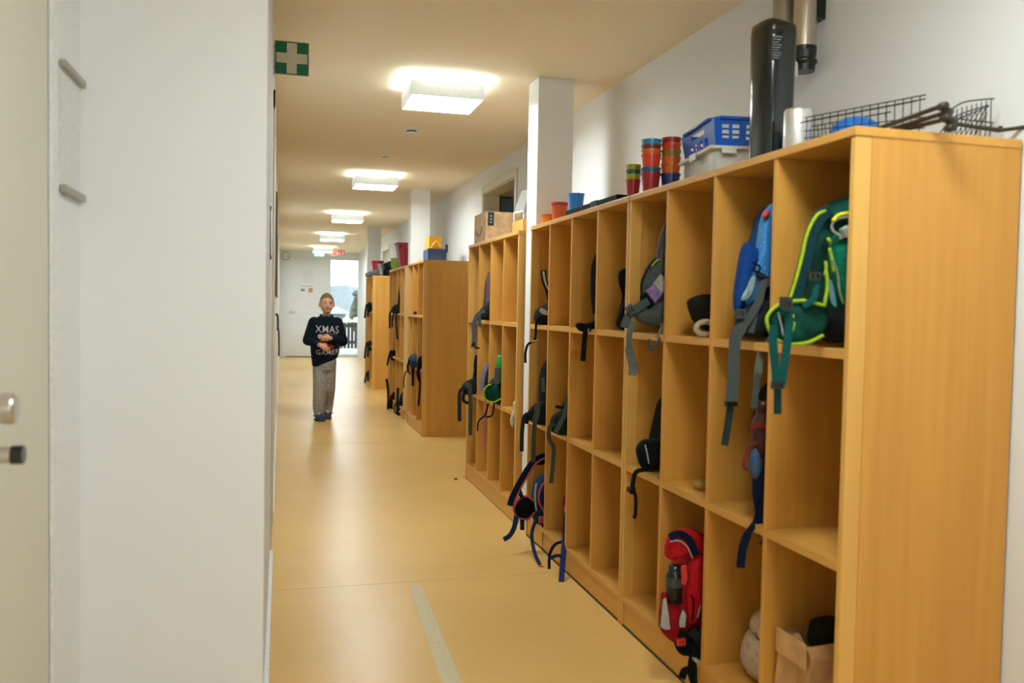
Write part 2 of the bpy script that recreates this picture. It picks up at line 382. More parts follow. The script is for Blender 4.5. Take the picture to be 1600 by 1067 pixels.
for k in range(3):
    x0 = a.x + ww * (k / 3 + .02)
    bm = B(); wq = ww * .29
    box(bm, x0, x0 + wq, 18.998, 19.0, b.z + zz * .04, a.z - zz * .04); p_ = obj('symbol_panel', bm, RED, rs)
    bm = B()
    if k == 0: tube(bm, [Vector((x0 + wq * .25, 18.997, b.z + zz * .3)), Vector((x0 + wq * .75, 18.997, b.z + zz * .7))], zz * .07, 6)
    elif k == 1: box(bm, x0 + wq * .2, x0 + wq * .5, 18.995, 18.998, b.z + zz * .2, b.z + zz * .8); box(bm, x0 + wq * .6, x0 + wq * .8, 18.995, 18.998, b.z + zz * .2, b.z + zz * .5)
    else: box(bm, x0 + wq * .35, x0 + wq * .65, 18.995, 18.998, b.z + zz * .15, b.z + zz * .6); box(bm, x0 + wq * .42, x0 + wq * .85, 18.995, 18.998, b.z + zz * .65, b.z + zz * .8)
    obj('symbol', bm, MATS['sign_white'], p_)
obj('hanger', bx((a.x + b.x) / 2 - .01, (a.x + b.x) / 2 + .01, 19.002, 19.01, a.z, ZC), WHITE, rs)

# ------------------------------------------------------------------ ceiling lamps and detectors
DIFF = mat('lamp_diffuser', (.9, .9, .9), .5, emit=LAMP_COL, es=LAMP_DOWN)
GLOW = mat('lamp_uplight', (.9, .9, .9), .5, emit=(.75, .93, 1.0), es=LAMP_UP)
LBOX = mat('lamp_housing', (.75, .77, .76), .5, emit=(.9, 1, .97), es=.22)  # slight emission added so the housing sides look lit
LL = ['ceiling lamp right above the first cubby cabinet', 'nearest square ceiling lamp, the largest in view',
      'second square ceiling lamp from the front, before the second pillar', 'third square ceiling lamp down the corridor', 'fourth square ceiling lamp down the corridor', 'farthest small ceiling lamp before the end wall']
for i, y in enumerate(LIGHT_Y):
    X0, X1, Y0, Y1 = .652, 1.047, y, y + .375; zb = 2.335; zt = 2.415
    t = thing('ceiling_lamp', ((X0 + X1) / 2, y + .19, zb), LL[i], 'ceiling lamp', 'square ceiling lamps along the corridor')
    bm = B(); e = .006
    box(bm, X0, X0 + e, Y0, Y1, zb, zt); box(bm, X1 - e, X1, Y0, Y1, zb, zt); box(bm, X0 + e, X1 - e, Y0, Y0 + e, zb, zt); box(bm, X0 + e, X1 - e, Y1 - e, Y1, zb, zt)
    obj('housing', bm, LBOX, t)
    obj('diffuser', bx(X0 + e, X1 - e, Y0 + e, Y1 - e, zb + .002, zb + .006), DIFF, t)
    obj('uplight', bx(X0 + .03, X1 - .03, Y0 + .03, Y1 - .03, zt - .012, zt - .006), GLOW, t)
    obj('mounting_plate', bx(X0 + .07, X1 - .07, Y0 + .07, Y1 - .07, zt - .003, ZC), WHITE, t)
for q, r, lab in [(P(643, 205, 'Z', ZC - .02), .055, 'round white smoke detector on the ceiling beyond the nearest lamp'), (P(601, 245, 'Z', ZC - .01), .03, 'tiny round sensor on the ceiling before the second lamp')]:
    t = thing('smoke_detector', (q.x, q.y, ZC - r * .8), lab, 'smoke detector')
    obj('base', lathe(B(), [(r, 0), (r, -r * .25), (r * .8, -r * .32), (.002, -r * .32)], (q.x, q.y, ZC), 24), WHITE, t)
    obj('vent', lathe(B(), [(r * .62, 0), (r * .62, -r * .2), (.002, -r * .2)], (q.x, q.y, ZC - r * .32), 24), mat('vent_dark', (.12, .1, .06), .6), t, label='dark vent ring')
    obj('cap', lathe(B(), [(r * .74, 0), (r * .7, -r * .2), (r * .3, -r * .28), (.002, -r * .28)], (q.x, q.y, ZC - r * .52), 24), WHITE, t)

# ------------------------------------------------------------------ cubby cabinets
TH = .018
def cabinet(y0, cols, pitch, label, filler=None):
    y1 = y0 + cols * pitch; x0, x1 = XF, XF + DEP
    t = thing('cubby_cabinet', ((x0 + x1) / 2, (y0 + y1) / 2, 0), label, 'cubby cabinet', 'beech cubby cabinets along the right wall')
    zt = HC - .022
    for a in (y0, y1 - TH):
        p_ = obj('side_panel', bx(x0 + .045, x1, a, a + TH, .0, zt), WV, t)
        obj('edge_band', bx(x0 + .0, x0 + .0445, a, a + TH, .0, zt), WE, p_, bevel=.0015)
    for k in range(1, cols):
        a = y0 + k * pitch - TH / 2; obj('divider', bx(x0, x1 - .01, a, a + TH, .115, zt), WV, t, bevel=.001)
    obj('top_board', bx(x0 - .004, x1, y0 - .003, y1 - .002, zt, HC), WH, t, bevel=.002)
    obj('bottom_board', bx(x0, x1 - .01, y0 + TH, y1 - TH, .092, .115), WH, t, bevel=.001)
    obj('plinth', bx(x0 + .006, x0 + .024, y0 + TH, y1 - TH, .006, .092), WH, t)
    obj('back_panel', bx(x1 - .0095, x1 - .0005, y0 + TH, y1 - TH, .09, zt), WV, t)
    for zs in (1.138, .63):
        for k in range(cols):
            a = y0 + k * pitch + (TH / 2 if k else TH) + .0005; b = y0 + (k + 1) * pitch - (TH / 2 if k < cols - 1 else TH) - .0005
            obj('shelf', bx(x0 + .001, x1 - .01, a, b, zs - .024, zs), WH, t, bevel=.001)
    if filler: obj('filler_strip', bx(x0 + .001, x0 + .019, filler[0], filler[1], .1, HC - .004), WE, t)
    return t
cabinet(1.742, 4, .3355, 'nearest beech cubby cabinet with its side panel facing the camera')
cabinet(3.092, 4, .3345, 'second beech cubby cabinet, between the nearest one and the white pillar')
cabinet(4.672, 4, .3325, 'third beech cubby cabinet just past the pillar, under the cardboard box')
cabinet(8.0, 3, .34, 'beech cubby cabinet with broad end panel, under the blue crate', (9.022, 9.27))
cabinet(9.272, 4, .336, 'beech cubby cabinet under the red bin, beyond the second pillar')
cabinet(12.6, 3, .35, 'farthest beech cubby cabinet, under the grey bundle')
bm = B(); box(bm, XF + .001, XF + .004, 1.76, 4.41, 0, .0055)
struct('trim_plinth_gap_shade', bm, mat('gap_shade', (.05, .03, .015), .8))  # dark strip standing in for the shade of the gap under the plinths

# ------------------------------------------------------------------ bags
SMOOTH = dict(smooth=True)
def strap(parent, path, wd, m, name='webbing_strap', th=.003, normal=(-.35, -1, 0), **k):
    return obj(name, ribbon(B(), smoothpath(path), wd, th, Vector(normal)), m, parent, **k)
def blob(parent, name, pts, th, m, **k):
    lump = k.pop('lump', .003); sq = k.pop('sq', .55); per = 5
    if 'patch' in name or 'band' in name: per, lump, sq = 1, 0, .2
    return obj(name, puff(B(), pts, th, sq=sq, lump=lump, per=per), m, parent, smooth=per > 1, **k)
def cord(parent, path, r, m, name='piping', closed=False, **k):
    pts = smoothpath(path)
    return obj(name, tube(B(), pts, r, 7), m, parent, smooth=True, **k)
def buckle(parent, c, w_, h_, m=None, ang=0):
    bm = B(); box(bm, -w_ / 2, w_ / 2, -.006, .006, -h_ / 2, -h_ * .25); box(bm, -w_ / 2, w_ / 2, -.006, .006, h_ * .25, h_ / 2)
    box(bm, -w_ / 2, -w_ * .3, -.006, .006, -h_ * .25, h_ * .25); box(bm, w_ * .3, w_ / 2, -.006, .006, -h_ * .25, h_ * .25); box(bm, -w_ * .12, w_ * .12, -.004, .004, -h_ * .25, h_ * .25)
    bmesh.ops.rotate(bm, verts=bm.verts, cent=(0, 0, 0), matrix=Matrix.Rotation(ang, 3, 'Y')); bmesh.ops.translate(bm, verts=bm.verts, vec=c)
    return obj('buckle', bm, m or BLACKP, parent)
def near(pts, d): return [p + Vector((0, -d, 0)) for p in pts]
def bag(Y, base_px, label, cat='backpack', name='backpack', group=None):
    q = P(base_px[0], base_px[1], 'Y', Y)
    return thing(name, q, label, cat, group)

TEAL = mat('teal_webbing', '084844', .75, kind='fabric', scale=200)
DGRN = mat('dark_green_fabric', '06302a', .8, kind='fabric', col2='0c4f40', scale=30)
GRNF = mat('green_fabric', '0a6a52', .75, kind='fabric', scale=90)
NEON = mat('neon_piping', '98b41a', .6, kind='fabric', scale=150, bump=.05)
# A: green and neon backpack
Y = 1.92
t = bag(Y, (1320, 540), 'dark green backpack with neon yellow trim in the nearest upper cubby')
blob(t, 'body', px(Y, (1274, 400), (1282, 350), (1297, 322), (1325, 306), (1365, 310), (1395, 345), (1405, 440), (1395, 510), (1360, 534), (1310, 534), (1282, 505)), .21, DGRN, sq=.4)
blob(t, 'front_pocket', px(Y - .075, (1298, 400), (1305, 368), (1330, 358), (1360, 365), (1375, 410), (1372, 465), (1345, 478), (1312, 470)), .06, GRNF)
blob(t, 'lid', px(Y - .055, (1292, 340), (1312, 318), (1345, 312), (1380, 330), (1385, 345), (1350, 342), (1310, 345)), .13, DGRN)
cord(t, px(Y - .117, (1301, 345), (1312, 336), (1332, 333), (1350, 335)), .005, mat('yellow_trim', 'd8cf1c', .6, kind='fabric'), 'trim')
cord(t, px(Y - .105, (1330, 338), (1308, 343), (1300, 352), (1303, 362), (1316, 370), (1312, 372)), .0035, LGREY, 'elastic_cord')
blob(t, 'reflective_patch', px(Y - .11, (1312, 358), (1322, 352), (1345, 352), (1345, 372), (1320, 371)), .02, mat('silver_patch', 'b9c4c0', .25, metal=.3))
for q in ([(1296, 388), (1300, 404), (1303, 425)], [(1293, 372), (1299, 380)], [(1290, 408), (1291, 420), (1289, 430)]):
    cord(t, px(Y - .1, *q), .004, NEON)
cord(t, px(Y - .105, (1300, 404), (1308, 425), (1312, 455), (1318, 475)), .003, mat('khaki_cord', '8a9a6a', .7, kind='fabric'), 'zip')
pth = px(Y - .09, (1297, 330), (1283, 338), (1269, 365), (1261, 400), (1252, 435), (1240, 472))
sp = strap(t, pth, .034, mat('navy_teal_pad', '0b2f38', .85, kind='fabric'), 'shoulder_strap', .014)
cord(sp, [p + Vector((-.016, -.004, 0)) for p in pth], .0045, NEON)
fin = blob(t, 'hip_belt', px(Y - .10, (1199, 500), (1208, 484), (1226, 474), (1255, 471), (1285, 476), (1293, 500), (1285, 520), (1262, 533), (1232, 536), (1210, 527)), .03, DGRN)
rim = px(Y - .115, (1290, 478), (1255, 470), (1226, 473), (1207, 483), (1198, 501), (1208, 526), (1232, 537), (1262, 535), (1286, 524))
cord(fin, rim, .0042, NEON)
cord(fin, px(Y - .122, (1240, 492), (1236, 505), (1241, 505), (1237, 520)), .003, NEON, 'lightning_mark')
cord(fin, px(Y - .122, (1216, 488), (1220, 505), (1224, 525)), .0022, LGREY, 'cord')
blob(t, 'lower_belt', px(Y - .05, (1285, 500), (1310, 480), (1345, 478), (1380, 490), (1380, 530), (1320, 536), (1290, 530)), .16, BLK)
strap(t, px(Y - .12, (1254, 478), (1270, 468), (1275, 450), (1277, 430)), .016, TEAL)
strap(t, px(Y - .125, (1209, 508), (1208, 535), (1211, 570), (1213, 600)), .020, TEAL)
strap(t, px(Y - .13, (1231, 490), (1233, 505), (1228, 550), (1221, 600)), .020, TEAL)
strap(t, px(Y - .13, (1215, 600), (1215, 622), (1215, 647)), .018, mat('dark_teal', '0a3430', .8, kind='fabric'))
buckle(t, P(1215, 602, 'Y', Y - .132), .03, .016); buckle(t, P(1228, 474, 'Y', Y - .135), .028, .03); buckle(t, P(1272, 432, 'Y', Y - .12), .03, .022)
blob(t, 'tag', px(Y - .118, (1294, 437), (1299, 441), (1304, 462), (1306, 480), (1298, 472), (1295, 455)), .006, mat('grey_blue_tag', '4d7f86', .6))
cord(t, px(Y - .115, (1291, 425), (1293, 445), (1288, 478)), .0045, NEON)

# A: blue backpack
Y = 2.26; BLUE = mat('blue_fabric', '0a4a80', .7, kind='fabric', scale=60); SKY = mat('sky_pattern', '3b86c9', .6, kind='pattern', col2='7fb6dd', scale=70)
t = bag(Y, (1200, 530), 'blue backpack with grey hanging straps in the second upper cubby')
blob(t, 'body', px(Y + .02, (1160, 470), (1168, 400), (1185, 360), (1196, 325), (1225, 316), (1262, 325), (1275, 400), (1270, 490), (1245, 522), (1190, 523), (1162, 505)), .17, BLUE, sq=.45)
blob(t, 'side_panel', px(Y - .06, (1163, 381), (1173, 386), (1186, 390), (1180, 420), (1165, 470), (1152, 488), (1147, 470), (1153, 425)), .05, mat('deep_blue', '0c3c80', .75, kind='fabric'))
blob(t, 'patterned_panel', px(Y - .075, (1190, 345), (1196, 327), (1210, 322), (1213, 400), (1198, 440), (1176, 474), (1163, 470), (1172, 430), (1184, 395)), .05, SKY)
blob(t, 'grey_panel', px(Y - .105, (1168, 446), (1175, 432), (1180, 436), (1172, 462), (1163, 470), (1158, 466)), .012, mat('pale_blue_grey', '8ba0a0', .6, kind='fabric'))
blob(t, 'loop', px(Y - .1, (1191, 338), (1194, 329), (1202, 328), (1203, 334), (1196, 341)), .012, mat('coral', 'c24a44', .6), label='red loop')
blob(t, 'hip_belt', px(Y - .085, (1152, 490), (1165, 480), (1185, 470), (1207, 465), (1212, 500), (1200, 524), (1172, 528), (1154, 518)), .07, DGREY)
strap(t, px(Y - .125, (1189, 440), (1186, 462), (1178, 500), (1173, 520)), .017, GREY)
strap(t, px(Y - .13, (1205, 440), (1192, 446), (1184, 475), (1165, 505), (1150, 525), (1147, 560), (1145, 600), (1142, 632)), [.022] * 20 + [.032] * 40, GREY)
strap(t, px(Y - .13, (1142, 630), (1138, 660), (1132, 696)), .020, mat('dark_webbing', '23302f', .8, kind='fabric'))
buckle(t, P(1142, 631, 'Y', Y - .135), .034, .014)
strap(t, px(Y - .12, (1205, 530), (1190, 552), (1184, 585)), .022, mat('mid_grey_web', '63695f', .8, kind='fabric'))
strap(t, px(Y - .12, (1184, 583), (1181, 610), (1178, 637)), .018, mat('olive_grey_web', '474e45', .8, kind='fabric'))
buckle(t, P(1157, 490, 'Y', Y - .13), .026, .026, GREY)
for q in ([(1176, 410), (1188, 418), (1182, 430), (1195, 436)], [(1184, 405), (1178, 422), (1190, 428)]): cord(t, px(Y - .11, *q), .003, WEBB, 'lace')
cord(t, px(Y - .115, (1188, 430), (1200, 438), (1206, 441)), .009, DGREY, 'toggle')

# A: dark boot-like bundle with fleece cuff
Y = 2.58
t = bag(Y, (1105, 525), 'dark olive bundled garment with pale fleece cuff in an upper cubby', 'garment', 'bundled_garment')
blob(t, 'body', px(Y, (1079, 470), (1088, 463), (1110, 459), (1145, 462), (1155, 500), (1140, 518), (1108, 517), (1090, 505), (1083, 490)), .14, mat('olive_black', '191912', .85, kind='fabric', scale=25, bump=.5), lump=.005)
bm = B(); c = P(1103, 513, 'Y', Y - .09); n = 24
tube(bm, [c + Vector((math.cos(2 * PI * k / n) * .034, 0, math.sin(2 * PI * k / n) * .021)) for k in range(n + 1)], .0095, 8)
obj('fleece_cuff', bm, mat('fleece', 'b3a184', .95, kind='fabric', scale=120, bump=.8), t, smooth=True, label='pale fleece cuff')

# A: grey and lilac backpack
Y = 2.905; LIL = mat('lilac', '84699a', .7, kind='fabric'); GG = mat('grey_green', '474d48', .85, kind='fabric')
t = bag(Y, (1035, 522), 'grey backpack with lilac and white patches in the fourth upper cubby')
blob(t, 'body', px(Y + .03, (1020, 470), (1027, 430), (1038, 390), (1055, 360), (1085, 362), (1092, 440), (1085, 510), (1040, 514), (1018, 500)), .18, mat('charcoal', '3a403f', .85, kind='fabric'), sq=.45)
pth = px(Y - .09, (1044, 352), (1035, 375), (1030, 410), (1026, 440))
sp = strap(t, pth, .028, GG, 'shoulder_strap', .012); cord(sp, [p + Vector((-.013, -.004, 0)) for p in pth[:3]], .004, mat('mauve_trim', '6b4f5c', .8, kind='fabric'))
pad = blob(t, 'back_pad', px(Y - .07, (1002, 440), (1012, 415), (1028, 400), (1042, 405), (1042, 440), (1025, 465), (1004, 470), (1001, 455)), .05, GG)
cord(pad, px(Y - .092, (1003, 460), (1003, 440), (1013, 418), (1026, 402)), .004, mat('black_trim', '1c1f1d', .8, kind='fabric'))
cord(pad, px(Y - .1, (1018, 416), (1024, 409), (1030, 405)), .003, NEON)
blob(t, 'white_patch', px(Y - .115, (1020, 443), (1032, 428), (1043, 437), (1041, 452), (1034, 460)), .012, mat('off_white_patch', '9b958a', .7, kind='fabric'))
blob(t, 'lilac_patch', px(Y - .118, (1009, 455), (1021, 444), (1035, 459), (1023, 474)), .012, LIL)
blob(t, 'black_patch', px(Y - .113, (1000, 462), (1009, 456), (1024, 474), (1015, 482), (1001, 478)), .012, BLK)
blob(t, 'hip_belt', px(Y - .09, (992, 494), (1000, 482), (1020, 478), (1045, 468), (1062, 480), (1060, 508), (1035, 511), (1005, 506)), .05, GG)
strap(t, px(Y - .12, (1013, 470), (1000, 478), (985, 490), (977, 505), (975, 512)), .028, GREY)
strap(t, px(Y - .125, (990, 502), (984, 520), (983, 545), (989, 572), (988, 586)), [.02] * 12 + [.028] * 30, mat('grey_green_web', '59605a', .8, kind='fabric'))
buckle(t, P(985, 484, 'Y', Y - .13), .026, .034, GREY, -.7)
cord(t, px(Y - .12, (1014, 530), (1016, 545), (1021, 543), (1037, 523)), .006, GREY, 'clip')
strap(t, px(Y - .115, (1036, 505), (1034, 515), (1026, 528)), .016, mat('tan_strap', '7c6c50', .8, kind='fabric'))

# A: black backpack, middle row
Y = 2.905
t = bag(Y, (1030, 735), 'black backpack in the fourth middle cubby, thin strap hanging out')
blob(t, 'body', px(Y, (1022, 690), (1030, 655), (1042, 620), (1068, 606), (1098, 625), (1098, 715), (1075, 737), (1035, 737), (1018, 725)), .2, BLK, sq=.45)
pd = blob(t, 'hip_belt', px(Y - .08, (996, 712), (995, 700), (1003, 689), (1015, 686), (1035, 690), (1040, 725), (1020, 736), (1003, 731)), .05, BLK)
cord(pd, px(Y - .108, (1008, 695), (1011, 708), (1014, 724)), .0025, LGREY, 'reflective_piping')
cord(t, px(Y - .105, (1036, 668), (1033, 682), (1036, 695)), .002, LGREY, 'reflective_piping')
strap(t, px(Y - .11, (1022, 734), (1004, 734), (993, 739), (989, 755), (987, 772)), .016, WEBB)
strap(t, px(Y - .11, (987, 760), (993, 775), (993, 800), (991, 810)), .012, WEBB)
buckle(t, P(986, 764, 'Y', Y - .113), .03, .016)

# A: middle row, second column: dark bottle and navy straps
Y = 2.26
t = bag(Y, (1225, 800), 'black and navy backpack in the second middle cubby, navy strap hanging out')
blob(t, 'body', px(Y, (1190, 740), (1190, 670), (1205, 600), (1235, 590), (1275, 610), (1280, 740), (1262, 800), (1215, 802), (1192, 785)), .2, BLK, sq=.45)
obj('bottle', lathe(B(), [(.002, 0), (.03, 0), (.031, .06), (.028, .10), (.019, .115), (.019, .13), (.023, .131), (.023, .155), (.002, .157)], P(1190, 712, 'Y', Y - .11), 20), mat('shaded_dark_red_plastic', '3a120f', .35), t, smooth=True, label='dark red bottle')  # bottle's dark red lowered further for the shade deep in the cubby
strap(t, px(Y - .14, (1172, 668), (1186, 664), (1204, 668)), .018, mat('rust', '6d2c20', .7, kind='fabric'))
blob(t, 'patterned_cloth', px(Y - .12, (1173, 712), (1180, 700), (1192, 704), (1190, 735), (1181, 750), (1172, 735)), .03, mat('blue_pattern', '34506e', .7, kind='pattern', col2='b3a24c', scale=45))
strap(t, px(Y - .125, (1186, 690), (1170, 700), (1162, 725), (1167, 735)), .01, mat('rust', '6d2c20'))
strap(t, px(Y - .125, (1192, 740), (1184, 765), (1188, 800), (1182, 825)), .03, NAVY, 'shoulder_strap', .01)
strap(t, px(Y - .13, (1182, 815), (1168, 835), (1160, 860), (1157, 887)), [.018] * 6 + [.024] * 30, NAVY)
cord(t, px(Y - .135, (1184, 838), (1190, 830), (1194, 842), (1187, 850)), .005, GREY, 'clip')
tag(obj('snack_pack', puff(B(), px(2.58, (1084, 757), (1090, 750), (1104, 750), (1118, 753), (1120, 764), (1100, 767), (1087, 763)), .05, lump=.002), mat('snack_foil', 'a7823a', .5, kind='pattern', col2='3a3522', scale=60), smooth=True),
    'small yellow and dark patterned pouch on a middle shelf', 'pouch')

# A: bottom row: cream bag, paper bag, red backpack
Y = 2.26
t = bag(Y, (1215, 1062), 'cream coloured soft bag in the second bottom cubby', 'bag', 'soft_bag')
CR = mat('cream_fabric', 'bda890', .9, kind='fabric')
blob(t, 'body', px(Y, (1168, 1040), (1170, 1015), (1181, 990), (1200, 985), (1240, 990), (1252, 1040), (1245, 1062), (1195, 1063), (1175, 1058)), .16, CR)
blob(t, 'flap', px(Y - .02, (1183, 992), (1184, 975), (1194, 962), (1220, 958), (1240, 975), (1240, 1000), (1200, 1004)), .15, CR)
cord(t, px(Y - .088, (1180, 988), (1184, 998), (1196, 1004), (1215, 1004)), .002, mat('dark_seam', '3a2c20', .8), 'seam')
PAP = mat('kraft_paper', (.58, .33, .14), .75, kind='fabric', scale=14, bump=.15)
t = thing('paper_bag', (1.42, 1.91, .115), 'brown paper bag standing open in the nearest bottom cubby', 'paper bag')
bm = B(); x0, x1, y0, y1, zb, zt = 1.315, 1.60, 1.90, 2.045, .1155, .365
ring = [(x0, y0), ((x0 + x1) / 2, y0 - .008), (x1, y0), (x1 - .006, (y0 + y1) / 2), (x1, y1), ((x0 + x1) / 2, y1 + .008), (x0, y1), (x0 + .012, (y0 + y1) / 2)]
lv = []
for z, k in ((zb, 0), (zb + .09, .004), (zt - .03, -.004), (zt, .006)):
    lv.append([bm.verts.new((a + k * (1 if i % 2 else -1), b + k * .6, z + (.012 * math.sin(i * 1.9) if z == zt else 0))) for i, (a, b) in enumerate(ring)])
for j in range(3):
    for k in range(8): bm.faces.new((lv[j][k], lv[j][(k + 1) % 8], lv[j + 1][(k + 1) % 8], lv[j + 1][k]))
bm.faces.new(lv[0][::-1])
o = obj('bag_body', bm, PAP, t); so = o.modifiers.new('so', 'SOLIDIFY'); so.thickness = .0015
obj('folded_edge', bx(x0 - .008, x0 - .004, y0 + .004, y1 - .004, zt - .06, zt + .004), PAP, t)
tag(obj('dark_item', puff(B(), px(1.97, (1270, 1012), (1272, 980), (1285, 968), (1325, 970), (1335, 1010), (1300, 1020)), .10, lump=.004), mat('dark_olive_cloth', '201d10', .9, kind='fabric'), smooth=True),
    'dark bundle sticking out of the brown paper bag', 'bundle')

Y = 2.585; REDF = mat('red_fabric', 'b3101a', .65, kind='fabric', scale=80)
DR = mat('dark_red_fabric', '8c0f17', .7, kind='fabric')
t = bag(Y, (1065, 1010), 'red backpack with black bottle and grey patches in a bottom cubby')
blob(t, 'body', px(Y - .0, (1062, 850), (1075, 832), (1092, 830), (1110, 848), (1122, 880), (1122, 950), (1110, 976), (1085, 980), (1066, 978), (1060, 940), (1058, 890)), .17, REDF, sq=.4)
blob(t, 'lid', px(Y - .07, (1042, 872), (1043, 845), (1052, 832), (1070, 826), (1090, 832), (1102, 850), (1098, 862), (1080, 866), (1062, 868)), .08, REDF)
strap(t, px(Y - .115, (1046, 840), (1060, 834), (1076, 842), (1088, 866)), .024, NAVY, 'navy_band', .006)
cord(t, px(Y - .118, (1047, 846), (1062, 845), (1074, 855), (1082, 872)), .0022, LGREY, 'reflective_piping')
blob(t, 'side_pocket', px(Y - .085, (1034, 945), (1036, 925), (1048, 930), (1068, 935), (1074, 960), (1072, 990), (1062, 1006), (1046, 1000), (1033, 985), (1031, 962)), .06, DR)
blob(t, 'front_pocket', px(Y - .095, (1070, 930), (1074, 890), (1086, 868), (1100, 870), (1101, 900), (1096, 940), (1086, 970), (1074, 975)), .05, REDF)
cord(t, px(Y - .122, (1079, 930), (1084, 940), (1082, 970)), .003, BLK, 'zip')
cord(t, px(Y - .118, (1101, 872), (1100, 915), (1090, 965)), .0025, LGREY, 'piping')
blob(t, 'reflective_patch', px(Y - .118, (1036, 937), (1040, 934), (1044, 955), (1047, 983), (1040, 984), (1032, 980)), .008, LGREY, sq=.3)
blob(t, 'reflective_patch', px(Y - .122, (1064, 960), (1067, 952), (1072, 960), (1070, 980), (1062, 980), (1061, 972)), .008, LGREY, sq=.3)
o = obj('bottle', lathe(B(), [(.002, 0), (.026, 0), (.027, .085), (.021, .098), (.021, .118), (.002, .12)], P(1053, 940, 'Y', Y - .10), 20), mat('black_bottle', '191b1c', .2), t, smooth=True, label='black drinking bottle')
obj('bottle_band', lathe(B(), [(.0278, 0), (.0278, .03)], P(1053, 915, 'Y', Y - .10), 20), mat('bottle_grey', '3a3e40', .3), o)
blob(t, 'buckle_patch', px(Y - .12, (1064, 885), (1072, 882), (1074, 905), (1070, 915), (1064, 912)), .01, mat('coral_red', 'd23a34', .5))
strap(t, px(Y - .125, (1068, 985), (1066, 1000), (1067, 1012)), .024, BLK)
buckle(t, P(1064, 1003, 'Y', Y - .135), .026, .02, mat('red_buckle', 'c0302c', .4))
blob(t, 'base_pad', px(Y - .09, (1052, 990), (1068, 984), (1090, 980), (1098, 1000), (1092, 1018), (1070, 1024), (1058, 1016)), .05, BLK)
strap(t, px(Y - .13, (1080, 985), (1092, 1000), (1094, 1025), (1088, 1050), (1084, 1078)), .030, DGREY)
strap(t, px(Y - .135, (1084, 1005), (1088, 1030), (1080, 1045), (1070, 1048), (1065, 1060)), .024, BLK)
strap(t, px(Y - .132, (1083, 1020), (1080, 1050), (1088, 1076)), .024, BLK)
strap(t, px(Y - .12, (1100, 1038), (1110, 1048), (1119, 1055)), .012, BLK)
blob(t, 'reflective_tab', px(Y - .145, (1081, 1027), (1088, 1028), (1100, 1036), (1098, 1041), (1086, 1034)), .006, LGREY)

# B: second cabinet
Y = 3.26
t = bag(Y, (985, 515), 'black pack edge in the first upper cubby of the second cabinet')
blob(t, 'body', px(Y, (980, 500), (982, 430), (1000, 415), (1030, 420), (1034, 510), (1000, 520)), .2, BLK)
blob(t, 'shoulder_strap', px(Y - .1, (967, 434), (968, 424), (977, 419), (988, 425), (986, 450), (984, 480), (984, 515), (968, 514), (963, 505), (968, 488), (977, 465), (976, 445)), .03, BLK)
Y = 3.60
t = bag(Y, (925, 510), 'black pack with one hanging strap in the second cabinet, third column from the pillar')
blob(t, 'body', px(Y + .03, (936, 500), (936, 420), (955, 405), (975, 410), (980, 505), (955, 515)), .18, BLK)
strap(t, px(Y - .09, (936, 398), (930, 420), (929, 460), (932, 490)), .035, DGREY, 'shoulder_strap', .012)
blob(t, 'hip_belt', px(Y - .1, (900, 510), (903, 504), (918, 505), (936, 498), (938, 512), (922, 518), (908, 518)), .04, BLK)
strap(t, px(Y - .12, (915, 516), (913, 535), (911, 564)), .022, WEBB)
strap(t, px(Y - .12, (919, 512), (918, 522)), .008, LGREY, 'tab')
Y = 3.93
t = bag(Y, (890, 678), 'black pack with grey strap in the middle row beside the pillar-end column')
blob(t, 'body', px(Y, (882, 672), (880, 645), (892, 620), (915, 610), (925, 680), (900, 684)), .2, BLK)
blob(t, 'hip_belt', px(Y - .09, (860, 672), (861, 655), (871, 644), (886, 640), (894, 655), (892, 678), (875, 680)), .06, mat('soft_black', '22251f', .9, kind='fabric'))
strap(t, px(Y - .13, (887, 618), (883, 645), (876, 660), (868, 676)), .022, GREY)
strap(t, px(Y - .13, (867, 662), (859, 668), (858, 685), (865, 700), (864, 725), (861, 755)), .020, mat('olive_web', '3c4236', .8, kind='fabric'))
strap(t, px(Y - .12, (868, 635), (880, 637), (886, 640)), .014, WEBB)
Y = 3.93
t = bag(Y, (880, 905), 'red and navy bag end with blue straps trailing from a bottom cubby')
blob(t, 'body', px(Y, (884, 800), (886, 775), (900, 768), (918, 780), (920, 850), (905, 862), (888, 850)), .18, NAVY)
blob(t, 'red_corner', px(Y - .09, (881, 800), (884, 776), (893, 774), (893, 800), (887, 806)), .02, REDF, label='red corner')
blob(t, 'white_band', px(Y - .1, (881, 806), (883, 790), (888, 795), (888, 806)), .01, LGREY)
strap(t, pxs((886, 800, 3.82), (883, 835, 3.80), (880, 870, 3.72), (877, 910, 3.62)), .026, mat('blue_webbing', '242f66', .75, kind='fabric'))
strap(t, pxs((884, 846, 3.80), (868, 850, 3.78), (859, 866, 3.76), (858, 889, 3.73)), .014, NAVY)
strap(t, pxs((858, 873, 3.75), (870, 868, 3.72), (880, 870, 3.71)), .016, MATS['blue_webbing'])
Y = 4.26
t = bag(Y, (850, 510), 'black pack with grey patch in the top cubby beside the white pillar')
blob(t, 'body', px(Y, (840, 505), (838, 490), (848, 478), (875, 470), (885, 508), (860, 512)), .2, BLK)
blob(t, 'grey_patch', px(Y - .105, (842, 485), (846, 481), (858, 487), (856, 493), (846, 490)), .008, LGREY)
strap(t, px(Y - .08, (849, 422), (851, 440), (856, 452), (860, 470)), .03, DGREY, 'shoulder_strap', .012)
cord(t, px(Y - .095, (849, 424), (852, 440), (857, 452)), .006, LGREY, 'silver_trim')
strap(t, px(Y - .11, (846, 495), (838, 505), (836, 530), (825, 538), (821, 552), (821, 567)), .012, WEBB)
cord(t, px(Y - .115, (830, 534), (841, 531)), .004, LGREY, 'clip')
